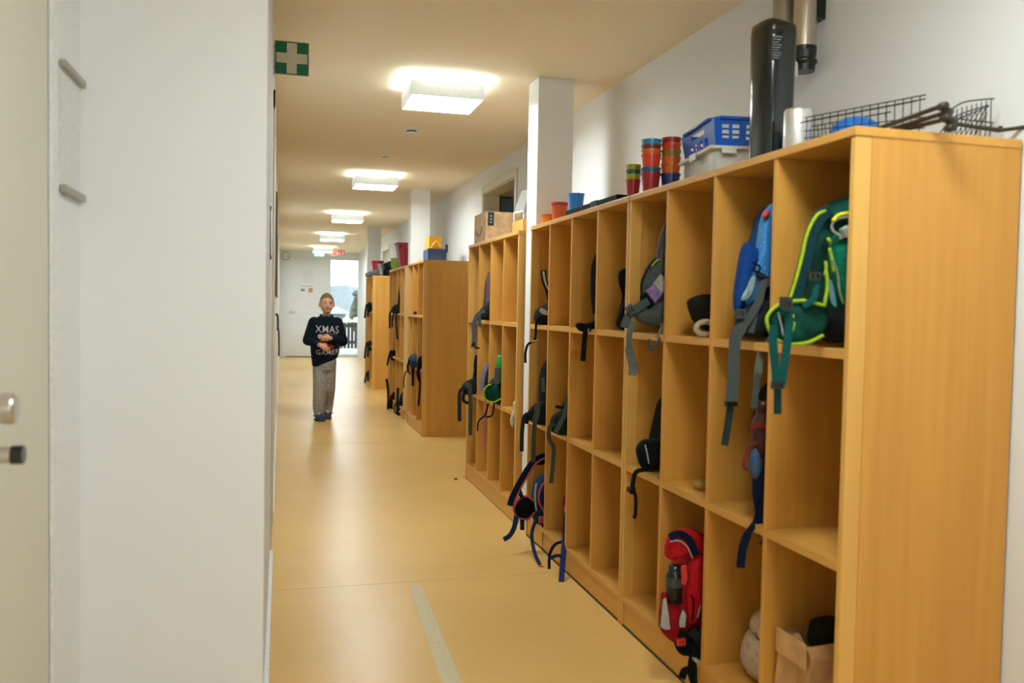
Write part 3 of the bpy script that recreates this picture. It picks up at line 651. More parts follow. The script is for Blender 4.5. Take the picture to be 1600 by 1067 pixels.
t = bag(Y, (845, 662), 'black pack with grey straps in the middle cubby beside the white pillar')
blob(t, 'body', px(Y, (846, 650), (846, 600), (853, 567), (875, 560), (885, 655), (860, 666)), .2, BLK)
blob(t, 'hip_belt', px(Y - .1, (826, 655), (826, 642), (836, 632), (850, 628), (856, 645), (854, 662), (838, 663)), .06, mat('blue_black', '171c26', .9, kind='fabric'))
strap(t, px(Y - .135, (848, 590), (849, 612)), .018, GREY); strap(t, px(Y - .14, (840, 630), (839, 645), (835, 660)), .028, GREY)
strap(t, px(Y - .135, (833, 645), (820, 650), (816, 672), (815, 705)), .020, DGREY)
strap(t, px(Y - .14, (836, 655), (834, 690), (833, 722)), .022, mat('olive_web', '3c4236'))
strap(t, px(Y - .14, (826, 650), (822, 662)), .02, WEBB)
t = bag(Y, (850, 830), 'navy backpack with pink edging spilling from the bottom cubby beside the pillar')
PINK = mat('pink_edging', 'b2525a', .7, kind='fabric', scale=150); NB = mat('navy_blue', '14304f', .8, kind='fabric')
blob(t, 'body', px(Y - .02, (832, 800), (834, 765), (844, 745), (865, 738), (885, 750), (885, 820), (862, 828), (840, 822)), .17, NB, sq=.45)
cord(t, px(Y - .115, (838, 755), (836, 775), (838, 798)), .005, LGREY, 'reflective_piping')
cord(t, px(Y - .115, (852, 752), (844, 765), (842, 782), (850, 800), (853, 815)), .006, PINK)
f_ = blob(t, 'hip_belt', px(Y - .1, (804, 795), (809, 782), (822, 776), (834, 783), (836, 800), (824, 810), (810, 808)), .03, BLK)
cord(f_, px(Y - .115, (836, 800), (824, 811), (809, 808), (803, 796), (809, 782), (822, 775), (834, 782)), .0055, PINK)
pth = px(Y - .12, (856, 712), (842, 716), (830, 726), (815, 750), (802, 775), (797, 790))
sp = strap(t, pth, .034, NAVY, 'shoulder_strap', .012); cord(sp, [p + Vector((.014, -.008, -.004)) for p in pth], .005, PINK)
strap(t, px(Y - .12, (835, 722), (850, 720), (858, 708)), .03, BLK)
strap(t, pxs((807, 806, 4.12), (803, 825, 4.12), (796, 837, 4.10), (787, 843, 4.09)), .024, NB)
strap(t, px(Y - .14, (816, 812), (816, 828)), .022, NAVY); strap(t, px(Y - .13, (811, 765), (816, 778)), .02, NAVY)
strap(t, pxs((836, 815, 4.12), (831, 835, 4.08), (835, 862, 3.98), (844, 883, 3.87)), .018, NB)
obj('strap_end', ribbon(B(), pxs((841, 885, 3.86), (850, 888, 3.85)), .018, .006), mat('red_tip', 'c4422e', .5), t, label='red strap end')
strap(t, px(Y - .135, (850, 805), (851, 830), (851, 858)), .024, NAVY)
buckle(t, P(847, 812, 'Y', Y - .14), .034, .034, PINK)

# C: third cabinet
def small(Y, body, label, m=BLK, th=.2, cat='backpack', name='backpack', base=None):
    b = base or (body[-1]); t = bag(Y, b, label, cat, name)
    blob(t, 'body', px(Y, *body), th, m); return t
Y = 4.84
tag(obj('cloth', puff(B(), px(Y - .12, (801, 668), (797, 660), (799, 650), (803, 640), (802, 630), (806, 627), (809, 640), (806, 655)), .03, lump=.002), mat('white_cloth', 'c9c0a8', .9, kind='fabric'), smooth=True),
    'small white cloth hanging from the middle cubby of the third cabinet', 'cloth')
Y = 5.17
t = small(Y, [(762, 622), (766, 600), (775, 590), (790, 590), (795, 625), (775, 628)], 'grey pack with neon yellow edge and green bottle in the third cabinet', DGREY)
blob(t, 'hip_belt', px(Y - .12, (757, 620), (758, 608), (766, 600), (778, 602), (784, 615), (780, 626), (766, 627)), .04, DGRN)
cord(t, px(Y - .14, (784, 622), (772, 628), (760, 625), (756, 613), (760, 604), (768, 600)), .005, NEON)
obj('bottle', lathe(B(), [(.002, 0), (.021, 0), (.021, .13), (.015, .14), (.015, .165), (.002, .166)], P(780, 597, 'Y', Y - .11), 16), mat('green_bottle', '1f8a34', .35), t, smooth=True, label='green bottle')
strap(t, px(Y - .13, (763, 630), (758, 648), (748, 658), (746, 673)), .010, WEBB); strap(t, px(Y - .135, (770, 600), (772, 630), (769, 648), (760, 652)), .010, WEBB)
strap(t, px(Y - .13, (777, 575), (776, 600)), .03, GREY)
Y = 5.5
t = small(Y, [(756, 612), (757, 585), (762, 572), (775, 568), (780, 612), (768, 616)], 'grey and lilac pack with pink strap in the third cabinet, middle row', DGREY)
strap(t, px(Y - .12, (762, 568), (757, 580), (754, 595), (753, 610)), .028, mat('lilac_grey', '75748c', .8, kind='fabric'), 'shoulder_strap', .012)
strap(t, px(Y - .125, (759, 612), (757, 640), (756, 670), (755, 702)), .018, mat('pink_web', 'b2655c', .8, kind='fabric'))
t = small(Y, [(755, 496), (758, 470), (763, 430), (775, 425), (780, 495), (768, 501)], 'dark grey pack with straps dangling from the third cabinet, top row', mat('mid_grey_fabric', '4b4740', .85, kind='fabric'))
strap(t, px(Y - .11, (764, 427), (763, 450), (762, 472)), .022, mat('mauve_trim', '6b4f5c'), 'shoulder_strap', .01)
blob(t, 'hip_belt', px(Y - .12, (745, 495), (750, 484), (760, 476), (767, 475), (766, 496), (755, 500)), .04, DGREY)
strap(t, px(Y - .14, (757, 485), (746, 492), (741, 505), (741, 525), (739, 543)), .026, GREY)
strap(t, px(Y - .14, (748, 492), (750, 510)), .022, GREY)
cord(t, px(Y - .14, (738, 540), (741, 536), (743, 543), (749, 544)), .006, BLK, 'clip')
Y = 5.83
t = small(Y, [(738, 610), (741, 590), (745, 570), (752, 565), (760, 612), (748, 616)], 'black and grey pack with long dark straps in the last column of the third cabinet')
blob(t, 'hip_belt', px(Y - .11, (724, 612), (722, 602), (730, 595), (742, 592), (746, 605), (742, 615), (730, 617)), .05, DGREY)
strap(t, px(Y - .12, (745, 555), (743, 572), (745, 590)), .024, BLK, 'shoulder_strap', .01)
strap(t, px(Y - .14, (730, 597), (729, 606)), .04, GREY)
strap(t, px(Y - .145, (728, 604), (719, 612), (718, 635), (718, 658)), .026, DGREY)
strap(t, px(Y - .145, (734, 600), (735, 630), (735, 680)), .028, mat('olive_web', '3c4236'))
strap(t, px(Y - .14, (726, 610), (724, 625), (732, 630)), .02, BLK)

# D, E: far cabinets
Y = 9.95
t = small(Y, [(621, 486), (622, 460), (624, 448), (631, 448), (634, 486), (627, 488)], 'black pack with grey top in the far cabinet under the red bin', BLK)
blob(t, 'grey_patch', px(Y - .12, (624, 450), (629, 451), (630, 463), (625, 462)), .012, LGREY)
blob(t, 'hip_belt', px(Y - .12, (612, 488), (613, 480), (620, 475), (628, 478), (628, 488), (618, 490)), .05, DGREY)
for q in ([(613, 484), (609, 492), (609, 513)], [(616, 486), (613, 500), (613, 511)], [(619, 485), (619, 505), (621, 530)]): strap(t, px(Y - .15, *q), .022, DGREY)
Y = 10.3
t = small(Y, [(610, 560), (610, 550), (613, 547), (618, 548), (619, 561), (614, 563)], 'small dark pack hanging out of the far cabinet, middle row')
strap(t, px(Y - .13, (611, 547), (608, 556), (605, 571)), .022, BLK)
for Yq, lab, q, rd in ((10.3, 'black pack with red buckle on the lowest row of the far cabinet', 607, True), (9.6, 'dark blue pack slumped at the foot of the far cabinet', 622, False)):
    t = small(Yq, [(q + 1, 640), (q + 2, 622), (q + 7, 612), (q + 14, 616), (q + 14, 640), (q + 7, 643)], lab, BLK if rd else NAVY)
    strap(t, px(Yq - .14, (q - 3, 592), (q - 1, 605), (q, 625), (q - 1, 637)) if rd else px(Yq - .14, (q + 0, 606), (q - 1, 625), (q - 1, 643), (q + 1, 648)), .03, DGREY, 'shoulder_strap', .012)
    if rd:
        strap(t, px(Yq - .15, (q + 9, 620), (q + 4, 632), (q - 4, 643)), .02, BLK); buckle(t, P(q, 620, 'Y', Yq - .16), .04, .04, REDF)
    else:
        strap(t, px(Yq - .15, (q - 1, 627), (q - 6, 636), (q - 4, 646), (q + 1, 640)), .015, BLK); strap(t, px(Yq - .15, (q - 2, 645), (q + 3, 648)), .03, BLK)
Y = 8.5
t = small(Y, [(641, 573), (638, 563), (642, 555), (652, 553), (656, 572), (648, 576)], 'round dark blue pack in the cabinet under the blue crate', mat('spotted_blue', '1a2b44', .8, kind='fabric', col2='3d5570', scale=40), .22)
strap(t, px(Y - .15, (640, 562), (637, 572), (638, 580)), .02, BLK); strap(t, px(Y - .15, (642, 585), (635, 580), (631, 592), (631, 606)), .012, DGREY)
strap(t, px(Y - .15, (645, 574), (645, 590), (645, 603)), .026, BLK)
Y = 8.18
t = small(Y, [(652, 577), (653, 562), (658, 556), (666, 560), (667, 576), (660, 579)], 'black pack with long thin strap beside the blue one', BLK)
strap(t, px(Y - .14, (656, 558), (654, 575), (656, 600), (654, 634)), .018, WEBB)
strap(t, px(Y - .14, (657, 565), (652, 582), (655, 596)), .018, BLK)
tag(obj('ball', lathe(B(), [(.002, 0), (.012, .003), (.019, .012), (.02, .02), (.015, .033), (.002, .038)], Vector((P(648.5, 490, 'Y', 8.45).x, 8.45, 1.1385)), 14), BLACKP, smooth=True), 'small black ball on the top shelf of the cabinet under the blue crate', 'ball')
for Yq, lab, y0, y1, c in ((12.9, 'black straps hanging from the top row of the farthest cabinet', 472, 497, '1a1c1c'), (12.9, 'dark straps hanging from the middle row of the farthest cabinet', 532, 560, '24241f'), (13.1, 'dark blue pack at the foot of the farthest cabinet', 578, 598, '1c2c44')):
    m_ = mat('far_' + c, c, .85, kind='fabric')
    t = small(Yq, [(574, y0 + 14), (574, y0 + 3), (577, y0), (581, y0 + 2), (581, y0 + 14), (577, y0 + 16)], lab, m_, .2)
    strap(t, px(Yq - .13, (573, y0 + 3), (571, y0 + 14), (570, y1)), .03, m_); strap(t, px(Yq - .13, (576, y0 + 2), (575, y0 + 12), (575, y1 - 2)), .03, m_)

# ------------------------------------------------------------------ things on the cabinets
def cup(c, r, h_, m, label, group):
    t = thing('cup', c, label, 'cup', group)
    prof = [(.002, .0), (r * .72, 0), (r * .74, .002), (r * .97, h_ - .006), (r * 1.03, h_ - .006), (r * 1.03, h_), (r * .95, h_), (r * .72, .004), (.002, .004)]
    obj('cup_wall', lathe(B(), prof, c, 28), m, t, smooth=False)
    return t
def plast(n, c): return mat('cup_' + n, c, .3, spec=.5)
CUPS = {'red': plast('red', '9c1a14'), 'yellow': plast('yellow', 'a8a016'), 'green': plast('green', '1f5a3a'), 'teal': plast('teal', '1f5a70'), 'orange': plast('orange', 'd2600f'),
        'scarlet': plast('scarlet', 'd03a10'), 'maroon': plast('maroon', '6a2a1e'), 'blue': plast('blue', '2a86b8'), 'navy': plast('navy', '1a2f6a'), 'olive': plast('olive', '8a6c12')}
def stack(X, pxc, r, h_, cols, zs, which):
    y = P(pxc, 300, 'X', X).y; z = HC
    for i, cn in enumerate(cols):
        pos = 'bottom' if i == 0 else ('top' if i == len(cols) - 1 else ['', 'second', 'third', 'fourth', 'fifth', 'sixth', 'seventh'][i])
        cup(Vector((X, y, z + .0005)), r, h_, CUPS[cn], '%s plastic cup, %s of the %s cup stack on the nearest cabinet' % (cn, pos if pos in ('bottom', 'top') else pos + ' from below', which), '%s stack of cups' % which)
        z += zs[i]
stack(1.345, 989, .029, .078, ['red', 'yellow', 'green', 'yellow'], [.022, .017, .02, .02], 'short left')
stack(1.345, 1016, .037, .082, ['red', 'teal', 'scarlet', 'orange', 'maroon', 'blue'], [.018, .05, .018, .017, .02, .02], 'tall middle')
stack(1.42, 1047, .037, .08, ['navy', 'orange', 'orange', 'olive', 'scarlet', 'red'], [.038, .024, .026, .026, .02, .02], 'tall right')
# on the second cabinet
y = P(858, 340, 'X', 1.36).y
TR = mat('yellow_tub', 'd98a12', .35)
tb = thing('tub', (1.36, y, HC), 'low yellow plastic tub on the second cabinet by the pillar', 'tub')
obj('tub_wall', lathe(B(), [(.002, 0), (.036, 0), (.042, .046), (.038, .046), (.033, .003), (.002, .003)], (1.36, y, HC + .0005), 24), TR, tb); obj('lid', lathe(B(), [(.040, .046), (.045, .048), (.045, .056), (.002, .058)], (1.36, y, HC + .0005), 24), CUPS['orange'], tb)
y = P(874, 330, 'X', 1.37).y
tb = thing('tub', (1.37, y, HC), 'orange plastic tub with red lid beside the blue cup', 'tub')
obj('tub_wall', lathe(B(), [(.002, 0), (.034, 0), (.042, .088), (.038, .088), (.031, .003), (.002, .003)], (1.37, y, HC + .0005), 24), CUPS['orange'], tb)
obj('lid', lathe(B(), [(.040, .088), (.044, .090), (.044, .104), (.002, .107)], (1.37, y, HC + .0005), 24), mat('red_lid', 'b8302a', .4), tb, label='red lid')
y = P(900, 320, 'X', 1.37).y
cup(Vector((1.37, y, HC + .0005)), .040, .118, mat('bright_blue_plastic', '2f8ae6', .3), 'bright blue plastic cup on the second cabinet', None)
a = P(886, 330, 'X', 1.30).y; b = P(966, 312, 'X', 1.30).y
fl = thing('flat_case', (1.36, (a + b) / 2, HC), 'long flat dark green case lying on the second cabinet', 'case')
obj('shell', bx(1.292, 1.40, b, a, HC + .0005, HC + .026), mat('dark_green_plastic', '0a160b', .8, spec=.15), fl, bevel=.004); obj('band', bx(1.290, 1.402, b + .22, b + .30, HC + .0006, HC + .028), mat('case_grey', '343a2c', .8), fl)

# blue basket on the clear box
def perforated_side(bm, o, u, v, lu, lv, n, th, slots, topw=1.0):
    """side wall: bars leave rows of slots open; u along, v up, n thickness"""
    def cell(a0, a1, b0, b1):
        for q in (0,):
            c = []
            for s in (0, th):
                for (a, b) in ((a0, b0), (a1, b0), (a1, b1), (a0, b1)):
                    k = 1 + (topw - 1) * (b / lv); c.append(o + u * ((a - lu / 2) * k + lu / 2) + v * b + n * s)
            vs = [bm.verts.new(p) for p in c]
            for f in ((3, 2, 1, 0), (4, 5, 6, 7), (0, 1, 5, 4), (1, 2, 6, 5), (2, 3, 7, 6), (3, 0, 4, 7)): bm.faces.new([vs[i] for i in f])
    us = [0] + sorted({a for s in slots for a in s[:2]}) + [lu]; vsn = [0] + sorted({b for s in slots for b in s[2:]}) + [lv]
    for i in range(len(us) - 1):
        for j in range(len(vsn) - 1):
            ua, ub, va, vb = us[i], us[i + 1], vsn[j], vsn[j + 1]
            if ub - ua < 1e-6 or vb - va < 1e-6: continue
            m_ = ((ua + ub) / 2, (va + vb) / 2)
            if any(s[0] < m_[0] < s[1] and s[2] < m_[1] < s[3] for s in slots): continue
            cell(ua, ub, va, vb)
BB = mat('blue_basket_plastic', '0a50b4', .35); CLR = mat('frosted_plastic', (.70, .68, .60), .35, trans=.25)
yn = P(1112, 230, 'X', 1.33).y; yf = P(1080, 235, 'X', 1.33).y; yf = yn + .34; xa, xb = 1.33, 1.56
t = thing('storage_box', ((xa + xb) / 2, (yn + yf) / 2, HC), 'frosted white storage box under the blue basket', 'storage box'); box_root = t
bm = B(); z0 = HC + .0005; z1 = HC + .085; i_ = .012
for (x0, x1, y0, y1) in ((xa + i_, xa + i_ + .003, yn + i_, yf - i_), (xb - i_ - .003, xb - i_, yn + i_, yf - i_), (xa + i_, xb - i_, yn + i_, yn + i_ + .003), (xa + i_, xb - i_, yf - i_ - .003, yf - i_)): box(bm, x0, x1, y0, y1, z0, z1)
box(bm, xa + i_, xb - i_, yn + i_, yf - i_, z0, z0 + .003); obj('tub', bm, CLR, t)
bm = B(); box(bm, xa - .006, xb + .006, yn - .006, yf + .006, z1 + .0005, z1 + .012); obj('lid', bm, mat('box_lid', (.62, .60, .50), .4), t, bevel=.003, label='pale lid')
bm = B(); box(bm, xa - .012, xa - .0065, (yn + yf) / 2 - .03, (yn + yf) / 2 + .03, z1 - .012, z1 + .012); obj('clip', bm, MATS['box_lid'], t, bevel=.002)
bm = B(); box(bm, xa + .03, xa + .08, yn - .012, yn - .0065, z1 - .014, z1 + .01); obj('clip', bm, MATS['box_lid'], t, bevel=.002)
t = thing('basket', ((xa + xb) / 2, (yn + yf) / 2, z1 + .012), 'bright blue perforated plastic basket on the frosted storage box', 'basket')
zb = z1 + .0125; hb = .088; lx = xb - xa - .03; ly = yf - yn - .02; tp = 1.10
dz = Vector((0, 0, 1))
bm = B()
sl = [(lx * a, lx * (a + .11), hb * c, hb * (c + .13)) for a in (.12, .28, .5, .66, .82) for c in (.25, .45, .65)]
lean = .10
perforated_side(bm, Vector((xa + .015, yn + .01, zb)), Vector((1, 0, 0)), Vector((0, -lean, 1)), lx, hb, Vector((0, 1, 0)), .003, sl, tp)
perforated_side(bm, Vector((xa + .015, yf - .01, zb)), Vector((1, 0, 0)), Vector((0, lean, 1)), lx, hb, Vector((0, -1, 0)), .003, sl, tp)
sl = [(ly * .3, ly * .7, hb * .62, hb * .82)] + [(ly * a, ly * (a + .1), hb * .18, hb * .45) for a in (.2, .36, .52, .68)]
perforated_side(bm, Vector((xa + .015, yn + .01, zb)), Vector((0, 1, 0)), Vector((-lean * 1.4, 0, 1)), ly, hb, Vector((1, 0, 0)), .003, sl, tp)
perforated_side(bm, Vector((xb - .015, yn + .01, zb)), Vector((0, 1, 0)), Vector((lean * 1.4, 0, 1)), ly, hb, Vector((-1, 0, 0)), .003, sl, tp)
box(bm, xa + .015, xb - .015, yn + .01, yf - .01, zb, zb + .003); obj('basket_wall', bm, BB, t)
bm = B(); e = .016
c4 = [(xa + .015 - e, yn + .01 - .011), (xb - .015 + e, yn + .01 - .011), (xb - .015 + e, yf - .01 + .011), (xa + .015 - e, yf - .01 + .011)]
rp = [];
for k in range(4):
    a = Vector((*c4[k], zb + hb)); b = Vector((*c4[(k + 1) % 4], zb + hb)); rp += [a.lerp(b, .12), a.lerp(b, .5), a.lerp(b, .88)]
rp.append(rp[0]); tube(bm, rp, .006, 8); obj('rim', bm, BB, t, smooth=True)

piv = Vector((1.33, yn, 0))
for o in (box_root, t):
    q = o.location - piv; o.rotation_euler.z = -.16; o.location = piv + Matrix.Rotation(-.16, 3, 'Z') @ q

# black tower device
xa = 1.325; yt = P(1200, 240, 'X', xa).y
c = Vector((1.385, P(1203, 240, 'X', 1.385).y, HC))
t = thing('tower_fan', c, 'tall glossy black tower fan standing on the nearest cabinet', 'tower fan')
def loop(z, sx, sy, dx=0, slope=0, n=32):
    out = []
    for k in range(n):
        a = 2 * PI * k / n; ca, sa = math.cos(a), math.sin(a)
        x = math.copysign(abs(ca) ** .45, ca) * sx; y_ = math.copysign(abs(sa) ** .6, sa) * sy
        out.append(Vector((c.x + x + dx, c.y + y_, z + slope * x)))
    return out
bm = B(); ztop = P(1200, 32, 'Y', c.y - .05).z; prev = None
for z, s, sl_ in ((HC + .0005, .96, 0), (HC + .01, 1.0, 0), (HC + .2, 1.02, 0), (ztop - .02, 1.07, -.12), (ztop, 1.03, -.16), (ztop + .004, .9, -.16)):
    r_ = [bm.verts.new(p) for p in loop(z, .048 * s, .06 * s, 0, sl_)]
    if prev:
        for k in range(32): bm.faces.new((prev[k], prev[(k + 1) % 32], r_[(k + 1) % 32], r_[k]))
    else: bm.faces.new(r_[::-1])
    prev = r_
bm.faces.new(prev)
obj('housing', bm, mat('gloss_black', (.006, .009, .008), .16, spec=.6), t, smooth=True)
bm = B()
for k in range(9):
    z = ztop - .05 - k * .0075; q = c.y - .0655
    box(bm, c.x - .040, c.x - .014 - (k % 3) * .004, q - .003, q + .006, z, z + .003)
obj('label_print', bm, mat('label_grey', (.16, .18, .18), .5), t, label='grey printed label')
obj('grip', bx(c.x - .04, c.x - .012, c.y - .066, c.y - .062, ztop - .036, ztop - .026), mat('grip_black', (.004, .004, .004), .6), t)

# steel canister beside it
c = Vector((1.40, 2.09, HC)); q = P(1247, 172, 'Y', 2.09)
bm = B(); lathe(bm, [(.002, 0), (.036, 0), (.037, .003), (.037, q.z - HC - .006), (.034, q.z - HC), (.002, q.z - HC)], (q.x, 2.09, HC + .0005), 32)
tag(obj('canister', bm, mat('satin_aluminium', (.72, .72, .70), .35, metal=.8), smooth=True), 'silver canister standing beside the black tower fan', 'canister')

# cup dispenser tubes on the wall
yq = P(1257, 60, 'X', 1.70).y
t = thing('cup_dispenser', (1.70, yq, P(1257, 118, 'X', 1.70).z), 'steel tube cup dispenser with black collar on the right wall', 'dispenser')
zc_ = P(1257, 76, 'X', 1.70).z; ze = P(1257, 112, 'X', 1.70).z
obj('tube', lathe(B(), [(.002, 0), (.038, 0), (.038, .42), (.002, .42)], (1.70, yq, zc_), 32), mat('satin_steel', (.60, .55, .48), .25, metal=.9), t, smooth=False)
bm = B(); lathe(bm, [(.030, ze - zc_ - .0), (.036, ze - zc_), (.038, ze - zc_ + .02), (.044, ze - zc_ + .03), (.044, ze - zc_ + .036), (.038, ze - zc_ + .042), (.041, -.012), (.041, .004), (.030, .004)], (1.70, yq, zc_), 32)
obj('collar', bm, BLACKP, t, smooth=False)
bm = B(); lathe(bm, [(.002, 0), (.007, 0), (.008, .05), (.002, .05)], (1.664, yq - .01, ze - .022), 12); obj('nub', bm, mat('clear_nub', (.65, .62, .55), .3), t)
obj('wall_bracket', bx(1.735, XR, yq - .02, yq + .02, zc_ + .1, zc_ + .3), BLACKP, t)
yq2 = P(1225, 10, 'X', 1.70).y
t = thing('cup_dispenser', (1.70, yq2, zc_ + .05), 'steel tube cup dispenser half hidden behind the black tower fan', 'dispenser')
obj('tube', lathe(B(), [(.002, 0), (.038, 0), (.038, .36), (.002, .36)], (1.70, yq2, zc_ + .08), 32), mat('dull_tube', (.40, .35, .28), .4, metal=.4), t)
obj('collar', lathe(B(), [(.032, 0), (.042, 0), (.042, .03), (.032, .03)], (1.70, yq2, zc_ + .05), 32), BLACKP, t)
obj('wall_bracket', bx(1.735, XR, yq2 - .02, yq2 + .02, zc_ + .1, zc_ + .3), BLACKP, t)

# wire baskets and rods on the nearest cabinet
WIRE = mat('black_wire', (.022, .020, .014), .4, metal=.5)
t = thing('wire_basket', (1.45, 1.95, HC), 'black wire basket with slanting rim at the cabinet corner', 'wire basket')
A0 = P(1257, 184, 'Y', 2.0); A1 = P(1447, 148, 'Y', 1.83)
bm = B(); off = Vector((.006, .04, -.006))
for d in (Vector((0, 0, 0)), Vector((0, 0, -.010)), off): tube(bm, [A0 + d, A1 + d], .0017, 6)
obj('rim', bm, WIRE, t)
B0 = Vector((A0.x, A0.y, HC + .004)); B1 = Vector((A1.x + .0, A1.y, HC + .004))
n = 15
for k in range(n):
    s = (k + .3) / n; a = A0.lerp(A1, s); b = B0.lerp(B1, s); a2 = a + off
    bm = B(); tube(bm, smoothpath([a, b + Vector((0, 0, .006)), b + Vector((0, .012, -.001)), b + Vector((.03, .14, -.001)), b + Vector((.03, .15, .008)), a2 + Vector((.02, .12, 0))]), .0014, 6)
    obj('wire', bm, WIRE, t)
bm = B()
for h_ in (.25, .5): tube(bm, [B0.lerp(A0, h_), B1.lerp(A1, h_)], .0014, 6)
tube(bm, [B0, B1], .0018, 6); tube(bm, [A0 + off + Vector((.02, .12, 0)), A1 + off + Vector((.02, .12, 0))], .0018, 6)
obj('cross_wire', bm, WIRE, t)
t = thing('wire_basket', (1.66, 1.83, HC), 'smaller black wire basket at the right end of the near cabinet top', 'wire basket')
def w3(*p): return [P(a, b, 'Y', y) for a, b, y in p]
bm = B(); r1 = w3((1484, 172, 1.80), (1505, 160, 1.80), (1530, 156, 1.80), (1553, 154, 1.80)); r2 = w3((1484, 186, 1.86), (1510, 175, 1.86), (1552, 162, 1.86))
tube(bm, smoothpath(r1), .0018, 6); tube(bm, smoothpath(r2), .0018, 6)
tube(bm, w3((1485, 190, 1.82), (1545, 166, 1.82)), .0016, 6); tube(bm, w3((1470, 190, 1.80), (1600, 205, 1.80)), .0018, 6); tube(bm, w3((1500, 186, 1.84), (1600, 197, 1.84)), .0018, 6)
obj('rim', bm, WIRE, t)
for k in range(9):
    x = 1488 + k * 7.6; a = P(x, 172 - k * 2.1, 'Y', 1.80); b = Vector((P(x - 4, 200, 'Y', 1.80).x, 1.80, HC + .003))
    bm = B(); tube(bm, smoothpath([a, b, b + Vector((.01, .07, 0)), P(x, 184 - k * 2.4, 'Y', 1.86)]), .0013, 6); obj('wire', bm, WIRE, t)
ROD = mat('bronze_black_rod', (.05, .042, .028), .4, metal=.4)
t = thing('rod_bundle', (1.6, 1.8, HC), 'bundle of dark folded rods with clamp lying across the near cabinet top', 'rods')
for q in (((1375, 200, 1.84), (1476, 164, 1.68)), ((1392, 202, 1.86), (1484, 174, 1.69)), ((1405, 204, 1.82), (1486, 184, 1.675))):
    bm = B(); a = P(*q[0][:2], 'Y', q[0][2]); b = P(*q[1][:2], 'Y', q[1][2]); a.z = max(a.z, HC + .005); tube(bm, [a, b], .0058, 8); obj('rod', bm, ROD, t)
for k, (x, y) in enumerate(((1473, 166), (1480, 174), (1478, 184), (1487, 190), (1484, 200))):
    bm = B(); lathe(bm, [(.002, -.012), (.008, -.012), (.010, 0), (.008, .012), (.002, .012)], P(x, y, 'Y', 1.67), 12, 'X' if k % 2 else 'Y'); obj('clamp', bm, ROD, t, smooth=True)
bm = B(); tube(bm, w3((1490, 193, 1.80), (1560, 204, 1.78), (1605, 198, 1.74)), .005, 8); obj('rod', bm, ROD, t)
bm = B(); tube(bm, w3((1560, 199, 1.82), (1612, 196, 1.76)), .004, 8); obj('rod', bm, ROD, t)
# blue bowl in the basket
q = P(1318, 206, 'Y', 2.1)
t = thing('bowl', (q.x, 2.06, HC), 'blue upturned plastic bowl behind the black wire basket', 'bowl')
hb_ = P(1318, 184, 'Y', 2.06).z - HC
obj('shell', lathe(B(), [(.072, 0.001), (.074, .004), (.070, hb_ * .5), (.058, hb_ * .8), (.035, hb_ * .96), (.002, hb_)], (q.x, 2.05, HC + .0006), 36), mat('bowl_blue', '1668b8', .35), t, smooth=True)

# cardboard box, wooden crate, plastic sleeve on the third cabinet
CARD = mat('cardboard', (.50, .33, .17), .8, kind='fabric', scale=20, bump=.1)
t = thing('cardboard_box', (1.41, 5.7, HC), 'brown cardboard delivery box with a curved arrow mark and dark tape label', 'cardboard box')
x0, x1, y0, y1 = 1.30, 1.545, 5.56, 5.90; ht = P(752, 334, 'X', x0).z - HC
obj('carton', bx(x0, x1, y0, y1, HC + .0005, HC + ht), CARD, t, bevel=.002)
obj('flap', bx(x0 + .002, x1 - .001, y0 + .002, y1 - .002, HC + ht + .0003, HC + ht + .004), CARD, t)
INK = mat('print_black', (.02, .022, .02), .5)
q = P(769, 352, 'Y', y0); bm = B(); box(bm, q.x - .03, q.x + .012, y0 - .0012, y0 - .0002, HC + ht - .09, HC + ht - .001); obj('tape_label', bm, INK, t, label='dark tape label')
bm = B()
for k in range(3): box(bm, q.x - .016, q.x - .002, y0 - .0016, y0 - .0011, HC + ht - .07 + k * .02, HC + ht - .062 + k * .02)
obj('label_print', bm, mat('label_pale', (.25, .35, .36), .5), t)
obj('printed_patch', bx(x0 + .16, x0 + .20, y0 - .0012, y0 - .0002, HC + .035, HC + .052), INK, t)
bm = B(); ys = (y0 + y1) / 2 + .02
tube(bm, [Vector((x0 - .0005, ys + .09 * math.cos(a), HC + ht * .50 + .045 * math.sin(a) - .0)) for a in [PI + PI * k / 14 for k in range(2, 13)]], .0035, 6)
tube(bm, [Vector((x0 - .0005, ys - .075 + .0, HC + ht * .42)), Vector((x0 - .0005, ys - .09, HC + ht * .52)), Vector((x0 - .0005, ys - .06, HC + ht * .54))], .0032, 6)
obj('arrow_mark', bm, INK, t, label='curved smile-shaped arrow')
t = thing('wooden_box', (1.45, 5.0, HC), 'small open wooden box on the third cabinet beside the pillar', 'box')
bm = B(); xa, xb, ya, yb, zt = 1.36, 1.56, 4.86, 5.10, HC + .085
box(bm, xa, xa + .012, ya, yb, HC + .0005, zt); box(bm, xb - .012, xb, ya, yb, HC + .0005, zt); box(bm, xa + .012, xb - .012, ya, ya + .012, HC + .0005, zt); box(bm, xa + .012, xb - .012, yb - .012, yb, HC + .0005, zt); box(bm, xa + .012, xb - .012, ya + .012, yb - .012, HC + .0005, HC + .008)
obj('box_wall', bm, WH, t)
t = thing('plastic_sleeve', (1.45, 5.12, HC), 'pale translucent document sleeve leaning behind the wooden box', 'sleeve')
bm = B(); pts = [P(803, 333, 'Y', 5.14), P(818, 330, 'Y', 5.14), P(826, 296, 'Y', 5.24), P(815, 298, 'Y', 5.24)]
vs = [bm.verts.new(p) for p in pts] + [bm.verts.new(p + Vector((0, .004, 0))) for p in pts]
for f in ((0, 1, 2, 3), (7, 6, 5, 4), (0, 4, 5, 1), (1, 5, 6, 2), (2, 6, 7, 3), (3, 7, 4, 0)): bm.faces.new([vs[i] for i in f])
obj('sheet', bm, mat('pale_plastic', (.50, .50, .46), .3, trans=.35), t)
